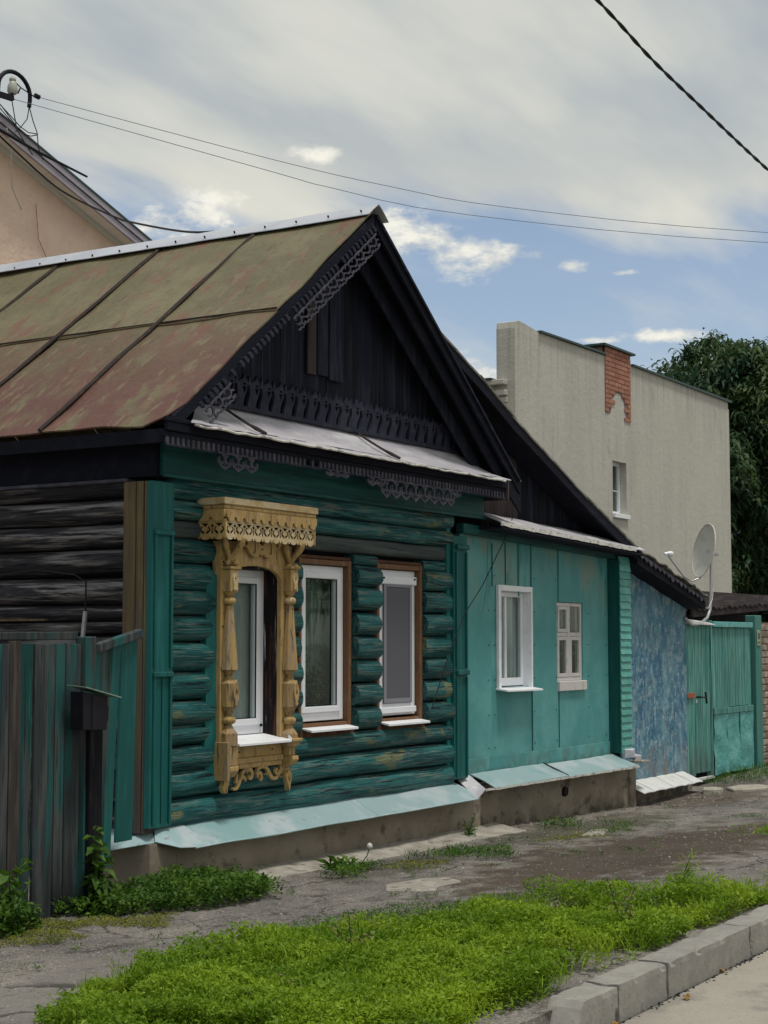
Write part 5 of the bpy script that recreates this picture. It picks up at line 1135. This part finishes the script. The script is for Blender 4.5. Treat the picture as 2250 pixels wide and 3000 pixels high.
for pts in ([(4.385,5.6,7.52),(4.36,5.6,7.38),(4.28,5.6,7.28),(4.18,5.6,7.18)], [(4.39,5.6,7.52),(4.45,5.6,7.38),(4.52,5.6,7.26),(4.54,5.6,7.10),(4.62,5.6,6.98)], [(3.85,5.55,7.42),(4.05,5.55,7.32),(4.2,5.55,7.24),(4.36,5.58,7.22),(4.52,5.6,7.25)], [(3.9,5.55,7.4),(4.1,5.55,7.26),(4.25,5.55,7.17),(4.40,5.58,7.19),(4.52,5.6,7.24)], [(4.08,5.56,7.50),(4.12,5.56,7.35),(4.15,5.56,7.25)], [(3.8,5.5,7.36),(4.05,5.5,7.22),(4.2,5.5,7.08),(4.35,5.5,6.95)]):
    mb.tube(pts, .006, 5)
part('dangling_wires', mb, mt['black_cable'], mast)
# overhead lines
def cat(pts, r, n=4):
    out = []; P = [Vector(p) for p in pts]
    for i in range(len(P)-1):
        p0 = P[max(i-1,0)]; p1 = P[i]; p2 = P[i+1]; p3 = P[min(i+2,len(P)-1)]
        for k in range(n):
            t = k/n; out.append(.5*((2*p1)+(p2-p0)*t+(2*p0-5*p1+4*p2-p3)*t*t+(3*p1-p0-3*p2+p3)*t**3))
    out.append(P[-1]); return out
o = part('overhead_wire', MB().tube(cat([(4.46,5.58,7.66),(6.82,4.02,7.30),(8.13,3.14,7.15),(9.48,2.25,7.08),(12.87,0,7.19),(20,-4.73,7.75)], 0), .0042, 5), mt['grey_wire'])
tag(at(o, (4.46,5.58,7.66)), 'upper of the two thin wires crossing the sky from the mast', 'wire')
o = part('overhead_wire', MB().tube(cat([(4.08,5.56,7.52),(6.71,3.94,7.11),(7.34,3.53,7.01),(8.9,2.55,6.90),(12.87,0,7.05),(20,-4.6,7.7)], 0), .0042, 5), mt['grey_wire'])
tag(at(o, (4.12,5.59,7.51)), 'lower of the two thin wires crossing the sky from the mast', 'wire')
o = part('service_cable', MB().tube(cat([(3.7,5.45,7.05),(4.489,5.40,6.684),(4.86,5.32,6.55),(4.28,4.23,6.06),(4.07,3.82,5.90),(3.46,2.68,5.52),(3.09,1.98,5.34),(2.54,.93,5.115),(2.12,.26,4.985),(2.04,-.24,4.91)], 0), .011, 5), mt['black_cable'])
tag(at(o, (3.7,5.45,7.05)), 'black service cable sagging from the peach gable to the tin ridge', 'cable')
tw = []
base = [(-3.2,-4,4.72),(-1.735,-4,4.587),(-1.076,-4,4.508),(-.422,-4,4.461),(.712,-4,4.391),(2.4,-4,4.32),(6,-4,4.3)]
ctr = cat(base, 0, 40); L_ = 0; s1, s2 = [], []
for i, p in enumerate(ctr):
    if i: L_ += (p-ctr[i-1]).length
    a = L_*2*math.pi/.30; off = Vector((0, math.cos(a), math.sin(a)))*.0042
    s1.append(p+off); s2.append(p-off)
o = part('overhead_cable', MB().tube(s1, .0056, 6).tube(s2, .0056, 6), mt['black_cable'])
tag(at(o, (-3.2,-4,4.7)), 'thick twisted black cable slanting across the upper right sky', 'cable')

# ---------------------------------------------------------------- left fence, mailbox
fence = thing('wooden_fence', 'old grey and teal plank fence closing off the yard left of the house', 'fence', (-1.4, -.28, 0))
x = -3.0; i = 0
mats = ['fence_teal','fence_grey','fence_teal','fence_brown','fence_grey','fence_teal','fence_grey','fence_brown','fence_grey','fence_brown','fence_grey']
seq = [.11,.08,.10,.075,.105,.095,.07,.09,.11,.08,.09,.10]
tones = {0:'fence_teal'}
ws = [.105,.10,.11,.09,.10,.11,.10,.10,.09,.10] ; k = 0
# planks counted from the visible left edge: px 0-8 teal, 8-25 grey, 25-45 brown, 45-72 teal ...
vis = [(-1.862,-1.785,'fence_teal'),(-1.783,-1.722,'fence_grey'),(-1.720,-1.632,'fence_brown'),(-1.630,-1.528,'fence_teal'),(-1.515,-1.405,'fence_grey'),(-1.403,-1.342,'fence_grey'),(-1.340,-1.262,'fence_grey'),(-1.260,-1.196,'fence_grey'),(-1.194,-1.128,'fence_grey')]
pl = [(-3.0+.1265*j, -3.0+.1265*j+.122, R.choice(['fence_teal','fence_grey','fence_brown'])) for j in range(9)] + vis
for a, b, m_ in pl:
    top = 1.585 + .02*nz(a*17) + (.006 if m_ == 'fence_brown' else 0); y = -.30 + .010*nz(a*23); le = .018*nz(a*9)
    part('plank', MB().hexa([(a+le,y,-.1),(b+le,y,-.1),(b+le,y+.022,-.1),(a+le,y+.022,-.1),(a,y,top),(b,y,top-.008*nz(b*31)),(b,y+.022,top),(a,y+.022,top)]), mt[m_], fence, bevel=.002)
part('rail', MB().beam((-3.1,-.255,1.30), (-1.1,-.255,1.31), .05, .07), mt['fence_grey'], fence); part('rail', MB().beam((-3.1,-.255,.4), (-1.1,-.255,.4), .05, .07), mt['fence_grey'], fence)
part('top_rail', MB().hexa([(-3.1,-.27,1.60),(-1.12,-.27,1.605),(-1.12,-.20,1.605),(-3.1,-.20,1.60),(-3.1,-.27,1.632),(-1.12,-.27,1.655),(-1.12,-.20,1.655),(-3.1,-.20,1.632)]), mt['fence_grey'], fence, bevel=.004)
part('post', MB().box(-1.115, -1.02, -.33, -.24, -.1, 1.625), mt['fence_grey'], fence, bevel=.006)
part('post', MB().hexa([(-1.10,-.36,-.1),(-.985,-.36,-.1),(-.985,-.30,-.1),(-1.10,-.30,-.1),(-1.105,-.36,1.24),(-.985,-.36,1.24),(-.985,-.30,1.24),(-1.105,-.30,1.24)]), mt['dark_wood'], fence, bevel=.006)
leaf = thing('fence_gate', 'leaning teal plank leaf wedged between fence and house corner', 'gate', (-.75, -.2, 0))
tops = [(-1.02,-.925),(-.923,-.835),(-.833,-.745),(-.743,-.640),(-.610,-.430)]
for i, (a, b) in enumerate(tops):
    y = -.30 + (a+1.02)*.30 + .006*nz(i*7); lean = -.085-.004*i if i < 4 else -.045; zb = -.08 if i < 3 else (.20 if i == 3 else .335)
    top = 1.545 + (a+1.02)*.17; f = (1-(zb+.1)/1.7)
    part('plank', MB().hexa([(a+lean*f,y,zb),(b+lean*f-.004,y+.02,zb),(b+lean*f-.004,y+.045,zb),(a+lean*f,y+.024,zb),(a,y,top),(b-.004,y+.02,top+.015),(b-.004,y+.045,top+.015),(a,y+.024,top)]), mt['fence_teal' if i in (1,2) else 'teal_wood'], leaf, bevel=.003)
part('top_rail', MB().beam((-1.02,-.33,1.555), (-.41,-.15,1.648), .05, .055), mt['fence_grey'], leaf, bevel=.005)
part('latch', MB().box(-.905, -.875, -.30, -.27, 1.12, 1.20), mt['dark_steel'], leaf)
part('side_plank', MB().box(-.345, -.275, -.08, -.03, 1.67, 1.83), mt['ridge_tin'], leaf) if False else None
mail = thing('mailbox', 'black metal mailbox with a pale green tin lid on a dark post', 'mailbox', (-1.17, -.42, 1.08))
part('box', MB().hexa([(-1.285,-.47,1.075),(-1.075,-.47,1.068),(-1.075,-.365,1.068),(-1.285,-.365,1.075),(-1.29,-.47,1.300),(-1.070,-.47,1.265),(-1.070,-.365,1.265),(-1.29,-.365,1.300)]), mt['box_metal'], mail, bevel=.004)
part('lid', MB().hexa([(-1.30,-.50,1.325),(-.985,-.50,1.255),(-.985,-.35,1.262),(-1.30,-.35,1.335),(-1.30,-.50,1.331),(-.985,-.50,1.262),(-.985,-.35,1.269),(-1.30,-.35,1.342)]), mt['box_lid'], mail)
part('door_edge', MB().box(-1.215, -1.208, -.474, -.4701, 1.08, 1.28), mt['dark_steel'], mail)
part('latch', MB().box(-1.072, -1.045, -.45, -.43, 1.12, 1.19), mt['dark_steel'], mail)
o = part('conduit', MB().tube([(-.21,.52,1.62),(-.21,.50,1.80)], .016, 8), mt['galv'], house); o = part('conduit_wire', MB().tube([(-.21,.50,1.80),(-.21,.50,2.00),(-.215,.60,2.05),(-.215,.95,2.09),(-.215,1.5,2.05),(-.215,2.2,2.02)], .006, 5), mt['black_cable'], house)

# ---------------------------------------------------------------- vegetation
rng = np.random.default_rng(5)
def leaf_mesh(name, base, length, width, tilt_lo, tilt_hi, mat, kind='stuff', parent=None, droop=.3, mats=None):
    """base: (n,3) points; each gets one four-cornered, slightly folded leaf"""
    n = len(base); az = rng.uniform(0, 2*np.pi, n); ti = rng.uniform(tilt_lo, tilt_hi, n)
    L_ = length*rng.uniform(.6, 1.3, n); W = width*rng.uniform(.7, 1.2, n)
    d = np.stack([np.cos(az)*np.cos(ti), np.sin(az)*np.cos(ti), np.sin(ti)], 1); s = np.stack([-np.sin(az), np.cos(az), np.zeros(n)], 1)
    s = s*np.cos(.6) + np.cross(d, s)*(rng.uniform(-.7, .7, n))[:, None]
    tip = base + d*L_[:, None]; tip[:, 2] -= droop*L_
    mid = base + d*(L_*.5)[:, None]
    v = np.stack([base, mid - s*(W/2)[:, None], tip, mid + s*(W/2)[:, None]], 1).reshape(-1, 3)
    off = np.array(wloc(parent)) if parent else np.zeros(3); v = v - off
    me = bpy.data.meshes.new(name); me.vertices.add(len(v)); me.vertices.foreach_set('co', v.astype(np.float32).ravel())
    me.loops.add(4*n); me.loops.foreach_set('vertex_index', np.arange(4*n, dtype=np.int32))
    me.polygons.add(n); me.polygons.foreach_set('loop_start', (np.arange(n)*4).astype(np.int32)); me.polygons.foreach_set('loop_total', np.full(n, 4, dtype=np.int32))
    me.update(); me.validate(); me.materials.append(mat)
    return link(name, me, parent, kind)
def inpoly(x, y, poly):
    ins = np.zeros(len(x), bool); j = len(poly)-1
    for i in range(len(poly)):
        xi, yi = poly[i]; xj, yj = poly[j]
        c = ((yi > y) != (yj > y)) & (x < (xj-xi)*(y-yi)/((yj-yi) or 1e-9)+xi); ins ^= c; j = i
    return ins
def vnoise(x, y, s, seed):
    return np.array([noise.noise(Vector((a*s, b*s, seed))) for a, b in zip(x, y)])
def patch(name, poly, dens, hgt, ln, wd, mat, label=None, edge_noise=.14, holes=(), tilt=(-.1, 1.2), cell=.06, droop=.2, top=None):
    xs = [p[0] for p in poly]; ys = [p[1] for p in poly]
    nx = int((max(xs)-min(xs)+.4)/cell)+1; ny = int((max(ys)-min(ys)+.4)/cell)+1; gx = min(xs)-.2; gy = min(ys)-.2
    P_ = []
    H = {}
    for i in range(nx):
        for j in range(ny):
            x = gx+i*cell; y = gy+j*cell
            ex = x + edge_noise*nz(x*2.2, y*2.2, 1)*1.4 + edge_noise*.5*nz(x*9, y*9, 2); ey = y + edge_noise*nz(x*2.2, y*2.2, 5)*1.4 + edge_noise*.5*nz(x*9, y*9, 6)
            if inpoly(np.array([ex]), np.array([ey]), poly)[0] and not any(((ex-h[0])/h[2])**2+((ey-h[1])/h[3])**2 < 1 for h in holes):
                far = math.hypot(x+8.5, y+7); dd = dens*(min(1, 7.5/far)**1.6 if far > 7.5 else 1)
                hh = hgt*(.55+.9*max(0, .5+nz(x*1.6, y*1.6, 8)) + .5*nz(x*6, y*6, 4))
                if y < -3.93: continue
                if name == 'verge_grass' and nz(x*2.1, y*2.6, 77) > (.34 if y > -3.3 else .20): dd *= .12; hh *= .4
                if x > .5: hh *= .8
                n = rng.poisson(dd*cell*cell)
                if n: P_.append(np.stack([rng.uniform(x, x+cell, n), rng.uniform(y, y+cell, n), np.full(n, gz(x, y)) + max(hh, .01)*rng.uniform(0, 1, n)**.8], 1))
    P_ = np.concatenate(P_); o = leaf_mesh(name, P_, ln, wd, tilt[0], tilt[1], mat, droop=droop)
    if label: o['label'] = label
    return o, len(P_)
verge = [(-3.50,-2.30),(-2.95,-2.12),(-2.4,-2.08),(-1.93,-2.13),(-1.27,-2.20),(-.81,-2.40),(-.3,-2.58),(.11,-2.78),(.67,-3.30),(1.22,-3.58),(1.9,-3.68),(2.66,-3.75),(3.6,-3.80),(5.2,-3.86),(5.2,-4.1),(-5.2,-4.1),(-5.2,-3.8)]
for q in range(1):
    o, n = patch('verge_grass', verge, 24000, .11, .031, .013, mt['grass'], holes=((-1.22,-3.72,.26,.14),(-1.75,-3.95,.5,.10),(-.2,-3.93,.25,.06),(1.0,-3.4,.15,.07),(-2.0,-3.35,.12,.07)), cell=.06, edge_noise=.2)
mb_pts = []
for i in range(1500):
    x = rng.uniform(-3.3, 3.4); y = rng.uniform(-3.93, -1.8)
    if inpoly(np.array([x]), np.array([y-.05]), verge)[0] and nz(x*1.9, y*1.9, 40) > .02:
        mb_pts += [(x+rng.normal(0,.02), y+rng.normal(0,.02), gz(x, y)+rng.uniform(.01,.08)) for _ in range(9)]
leaf_mesh('verge_blades', np.array(mb_pts), .11, .006, .7, 1.45, mt['grass'], droop=.15)
mb_pts = []
for i in range(700):
    x = rng.uniform(-3.3, 3.4); y = rng.uniform(-3.93, -1.8)
    if inpoly(np.array([x]), np.array([y]), verge)[0] and nz(x*1.3, y*1.3, 60) > .1:
        mb_pts += [(x+rng.normal(0,.03), y+rng.normal(0,.03), gz(x, y)+rng.uniform(.03,.10)) for _ in range(16)]
leaf_mesh('verge_seed_heads', np.array(mb_pts), .022, .009, -.2, 1.3, mt['dry_stalk'])
print('verge leaves', n)
patch('verge_fringe', [(-2.0,-1.95),(-1.2,-1.80),(-.5,-1.85),(.4,-2.25),(1.2,-2.85),(1.0,-3.1),(.1,-2.6),(-.8,-2.2),(-1.6,-2.1)], 5500, .035, .022, .009, mt['grass_dark'], edge_noise=.2)
patch('grass_patch', [(.9,-.60),(1.35,-.62),(1.5,-.78),(1.15,-.88),(.8,-.80)], 15000, .07, .028, .012, mt['weed'])
patch('grass_patch', [(2.05,-.62),(2.9,-.80),(3.1,-1.05),(2.65,-1.30),(2.2,-1.10)], 12000, .06, .045, .006, mt['grass_dark'], tilt=(.5,1.4))
patch('grass_patch', [(4.6,-.50),(5.1,-.45),(5.3,-.75),(4.8,-.85)], 7000, .08, .05, .010, mt['grass_dark'], tilt=(.3,1.4))
patch('grass_patch', [(4.7,-1.0),(5.3,-.95),(5.5,-1.15),(4.9,-1.3)], 5000, .06, .05, .008, mt['grass_dark'], tilt=(.3,1.4))
patch('grass_patch', [(9.75,-.10),(12.3,-.12),(12.3,-.5),(10.8,-.65),(9.9,-.40)], 9000, .10, .07, .007, mt['grass_dark'], tilt=(.5,1.45))
patch('grass_patch', [(4.0,-2.5),(6.5,-2.9),(6.5,-3.5),(4.6,-3.1)], 5000, .09, .05, .012, mt['grass'])
patch('moss_patch', [(-2.2,-.45),(-1.1,-.50),(-.85,-.85),(-1.2,-1.02),(-1.7,-.95),(-2.4,-.8)], 22000, .012, .012, .008, mt['moss'], edge_noise=.2)
patch('moss_patch', [(1.5,-.80),(2.1,-.72),(2.3,-.95),(1.75,-1.12)], 14000, .012, .014, .009, mt['moss'])
patch('moss_patch', [(3.6,-1.0),(4.7,-.9),(4.6,-1.25),(3.8,-1.3)], 7000, .012, .016, .009, mt['moss'])
patch('weed_bed', [(-1.45,-.34),(-.55,-.20),(.0,-.18),(.2,-.22),(.50,-.50),(.15,-.75),(.05,-1.05),(-.45,-1.02),(-.85,-.80),(-1.15,-.55)], 12000, .11, .042, .024, mt['weed'], edge_noise=.12)
patch('weed_bed', [(-2.2,-.34),(-1.75,-.34),(-1.7,-.60),(-2.1,-.65)], 12000, .14, .05, .028, mt['weed'], edge_noise=.1)
mb_pts = []
for i in range(420):   # scattered sprigs across the trodden ground
    x = rng.uniform(-3.5, 9.5); y = rng.uniform(-2.7, -.35)
    if nz(x*1.1, y*1.9, 12) > .12: mb_pts += [(x+rng.normal(0,.03), y+rng.normal(0,.02), gz(x, y)+rng.uniform(0,.02)) for _ in range(14)]
leaf_mesh('ground_sprigs', np.array(mb_pts), .028, .009, 0, 1.2, mt['grass_dark'])
# plants of their own
def plant(name, label, cat, x, y, h, n, ln, wd, mat='weed', spread=.05, stems=1):
    t = thing(name, label, cat, (x, y, gz(x, y))); z = gz(x, y); pts = []; mb = MB()
    for s in range(stems):
        a = rng.uniform(0, 6.28); tx = x+spread*math.cos(a)*(.4+s*.3); ty = y+spread*math.sin(a)*.5; hh = h*(1-.18*s)
        path = [(x+(tx-x)*(q/6)**1.5 + .012*nz(q, s), y+(ty-y)*(q/6)**1.5, z+hh*q/6) for q in range(7)]
        mb.tube(path, [.006-.0006*q for q in range(7)], 5)
        for q in range(n//stems):
            f = rng.uniform(.12, 1); k = f*6; i = min(int(k), 5); u = k-i
            pts.append([path[i][d]+(path[i+1][d]-path[i][d])*u + rng.normal(0, .010 if d < 2 else .006) for d in range(3)])
    part('stem', mb, mt['weed'], t); leaf_mesh('foliage', np.array(pts), ln, wd, -.5, .9, mt[mat], kind=None, parent=t, droop=.35)
    return t
plant('tall_weed', 'tallest leafy weed growing up the dark post under the mailbox', 'weed', -1.12, -.44, .50, 150, .085, .055, spread=.10, stems=4)
plant('tall_weed', 'leafy weed at the foot of the fence at the left edge', 'weed', -1.80, -.42, .38, 110, .08, .05, spread=.16, stems=4)
plant('tall_weed', 'thin scraggly weed on the concrete ledge near the plinth step', 'weed', 3.72, -.30, .20, 60, .04, .02, spread=.12, stems=4)
plant('tall_weed', 'tiny weed sprouting in the gutter beside the nearest kerb stones', 'weed', -1.80, -4.17, .10, 16, .04, .016, 'grass', spread=.03, stems=2)
for i, (x, y, h, lb) in enumerate(((-.55,-3.55,.26,'seeding dock stalks in the verge close behind the kerb'),(-1.9,-2.75,.22,'pale seed stalk rising in the middle of the verge'),(.9,-3.3,.22,'long grass tuft at the back of the kerb'))):
    plant('seed_stalk' if i < 2 else 'grass_tuft', lb, 'weed', x, y, h*1.1, 420, .034 if i < 2 else .13, .014 if i < 2 else .007, 'dry_stalk' if i < 2 else 'grass', spread=.16, stems=9)
dd = thing('dandelion', 'dandelion with a round white seed head beside the concrete ledge', 'flower', (1.60, -.52, gz(1.6, -.52)))
base = np.array([(1.45+rng.normal(0,.07), -.50+rng.normal(0,.04), gz(1.5,-.5)+rng.uniform(0,.02)) for _ in range(46)])
leaf_mesh('leaves', base, .15, .042, .15, .85, mt['weed'], kind=None, parent=dd, droop=.25)
zt = gz(1.66,-.56); part('stem', MB().tube([(1.62,-.54,zt),(1.68,-.57,zt+.07),(1.70,-.58,zt+.13)], .004, 5), mt['grass_dark'], dd)
part('seed_head', MB().lathe([(zt+.110,.004),(zt+.120,.018),(zt+.136,.024),(zt+.152,.018),(zt+.162,.004)], 1.70, -.58, 10), mt['curtain'] if False else mt['white_wood'], dd, smooth=True)
pp = np.array([(1.90+rng.normal(0,.12), .105+rng.uniform(-.02,.025), 1.10+abs(rng.normal(0,.17))) for _ in range(420)])
pp[:,0] = np.clip(pp[:,0], 1.68, 2.12); pp[:,2] = np.clip(pp[:,2], 1.08, 1.6)
leaf_mesh('leaves', pp, .045, .024, -.8, .9, mt['leafgreen_in'], kind=None, parent=hp)
part('stem', MB().tube([(1.95,.11,1.06),(1.93,.11,1.2),(1.98,.11,1.4)], .006, 5), mt['bark'], hp)
# trees
def tree(label, x, y, blobs, trunk_h, mat, ncl, size=.5, group=None):
    t = thing('chestnut_tree' if mat == 'chestnut' else 'street_tree', label, 'tree', (x, y, 0), group)
    mb = MB(); mb.tube([(x,y,-.1),(x+.05,y,trunk_h*.5),(x-.05,y+.1,trunk_h),(x,y,trunk_h*1.7)], [.28,.22,.18,.08], 10)
    for b in blobs: mb.tube([(x,y,trunk_h*.8),((x+b[0])/2,(y+b[1])/2,(trunk_h+b[2])/2+.2),(b[0],b[1],b[2])], [.12,.08,.03], 6)
    part('trunk', mb, mt['bark'], t)
    pts = []
    vol = sum(b[3]**2 for b in blobs)
    for b in blobs:
        k = int(ncl*b[3]**2/vol)
        for _ in range(k):
            v = rng.normal(size=3); v /= np.linalg.norm(v); r = b[3]*rng.uniform(.45, 1.0)**.5; c = np.array(b[:3]) + v*r*np.array([1,1,.85])
            if noise.noise(Vector(tuple(c*.75))) < -.16: continue
            az0 = rng.uniform(0, 6.28)
            for q in range(6): pts.append(c + rng.normal(0, .085, 3))
    leaf_mesh('crown', np.array(pts), size*.42, size*.17, -.8, .5, mt[mat], kind=None, parent=t, droop=.5)
    return t
def blobset(cx, cy, cz, spr, hz, n, r0, r1, seed):
    g = random.Random(seed); return [(cx+g.uniform(-spr,spr), cy+g.uniform(-spr,spr), cz+g.uniform(-hz,hz), g.uniform(r0,r1)) for _ in range(n)]
tree('large dark chestnut rising right of the rendered house', 28.6, 6.1, blobset(28.3,6.1,4.4,1.7,3.1,32,.8,1.5,3)+[(28.0,6.4,8.0,1.0),(28.9,5.6,7.9,1.0),(27.4,6.6,7.3,1.0)], 1.8, 'chestnut', 19000)
tree('smaller chestnut whose top shows above the rendered house roof', 25.2, 6.9, blobset(25.4,6.7,5.0,1.2,1.9,16,.8,1.2,9)+[(24.8,6.2,6.9,.95),(24.4,6.1,6.3,.85)], 2.5, 'chestnut', 9000)
tree('chestnut at the right edge of the picture behind the shed', 31.5, 4.6, blobset(31.3,4.8,3.8,1.9,3.2,28,.9,1.6,21)+[(31.0,5.0,7.2,1.2)], 1.8, 'chestnut', 16000)
tree('street tree across the road that the window panes mirror', 17, -13.5, blobset(17,-13.5,4.6,2.2,2.2,12,1.0,1.7,33), 2.2, 'far_tree', 2500, .8)
tree('bushy tree across the road further down the street', 25, -17, blobset(25,-17,4.6,3.0,2.4,14,1.2,2.0,35), 2.2, 'far_tree', 2500, .9)

# ---------------------------------------------------------------- stones, litter
def slab(name, label, cat, poly, z, th, mat='stone', seed=0):
    cx = sum(p[0] for p in poly)/len(poly); cy = sum(p[1] for p in poly)/len(poly)
    o = part(name, MB().prism([(x, y, z-.03) for x, y in poly], (0,0,th+.03)), mt[mat], None, bevel=.012)
    return tag(at(o, (cx, cy, z)), label, cat)
g1 = gz(9.6,-.5)
slab('concrete_slab', 'larger pale concrete slab lying in front of the gate', 'slab', [(9.45,-.60),(9.70,-.42),(10.05,-.45),(10.25,-.62),(10.15,-.85),(9.75,-.80)], g1, .035)
slab('concrete_slab', 'smaller pale broken slab just left of the larger one', 'slab', [(9.20,-.32),(9.42,-.24),(9.58,-.34),(9.45,-.48),(9.25,-.45)], g1, .045)
slab('concrete_slab', 'flat pale slab sunk in the dirt in front of the log wall', 'slab', [(.62,-1.38),(.80,-1.27),(1.15,-1.33),(1.30,-1.45),(1.22,-1.62),(.95,-1.58),(.80,-1.66),(.66,-1.52)], gz(.9,-1.45), .014, 'concrete')
slab('concrete_slab', 'thin chalky slab among the weeds near the extension', 'slab', [(4.40,-1.02),(4.85,-.92),(5.0,-1.02),(4.6,-1.15)], gz(4.7,-1.0), .012, 'concrete')
mb = MB()
for i in range(6500):
    x = rng.uniform(-4.2, 10); y = rng.uniform(-3.2, -.3) if rng.random() < .75 else -.3-rng.exponential(.25); 
    if y < -3.9: continue
    s = float(rng.uniform(.003, .008)*(1+1.2*(rng.random() < .06))); z = gz(x, y); a = rng.uniform(0, 3)
    c, d = math.cos(a)*s, math.sin(a)*s
    b = len(mb.v); mb.v += [(x+c,y+d,z),(x-d,y+c,z),(x-c,y-d,z),(x+d,y-c,z),(x,y,z+s*.8)]
    mb.f += [(b,b+1,b+4),(b+1,b+2,b+4),(b+2,b+3,b+4),(b+3,b,b+4)]
part('gravel', mb, mt['gravel'], None, kind='stuff')
mb = MB()
for i in range(260):   # crumbled earth along the foot of the extension
    x = rng.uniform(4.3, 9.4); y = -.16-rng.exponential(.12)-(.1 if x > 7.7 else 0); s = float(rng.uniform(.008, .032)); z = gz(x, y); a = rng.uniform(0, 3); c, d = math.cos(a)*s, math.sin(a)*s
    b = len(mb.v); mb.v += [(x+c,y+d,z-.01),(x-d,y+c*.8,z-.01),(x-c,y-d,z-.01),(x+d,y-c,z-.01),(x+s*.2,y,z+s*.6)]
    mb.f += [(b,b+1,b+4),(b+1,b+2,b+4),(b+2,b+3,b+4),(b+3,b,b+4)]
part('rubble', mb, mt['plinth'], None, kind='stuff')
def dleaf(x, y, s, a, label):
    z = -.041; c, d = math.cos(a), math.sin(a)
    pts = [(0,0,0),(.4,.35,.014),(1,.1,.006),(1.3,0,.012),(1,-.2,.02),(.4,-.35,.008)]
    mb = MB(); P = [(x+(p[0]*c-p[1]*d)*s, y+(p[0]*d+p[1]*c)*s, z+p[2]) for p in pts]; ctr = (x+.6*c*s, y+.6*d*s, z+.002)
    b = 0; mb.v = P+[ctr]; mb.f = [(i, (i+1) % 6, 6) for i in range(6)]
    tag(at(part('fallen_leaf', mb, mt['dry_leaf']), (x, y, z)), label, 'leaf')
dleaf(-1.35, -4.22, .055, .4, 'yellow dry leaf lying alone on the road')
dleaf(-.66, -4.155, .045, 1.2, 'curled brown leaf against the kerb face')
dleaf(-1.96, -4.17, .040, 2.2, 'small dry leaf beside the end kerb stone')
mb = MB()
for i in range(420):   # grit caught along the gutter
    x = rng.uniform(-2.2, 4); y = -4.128-abs(rng.normal(0, .018)) ; s = float(rng.uniform(.003, .010)); z = -.045; a = rng.uniform(0, 3); c, d = math.cos(a)*s, math.sin(a)*s
    b = len(mb.v); mb.v += [(x+c,y+d,z),(x-d,y+c,z),(x-c,y-d,z),(x+d,y-c,z),(x,y,z+s*.6)]
    mb.f += [(b,b+1,b+4),(b+1,b+2,b+4),(b+2,b+3,b+4),(b+3,b,b+4)]
part('gutter_grit', mb, mt['dark_wood'], None, kind='stuff')
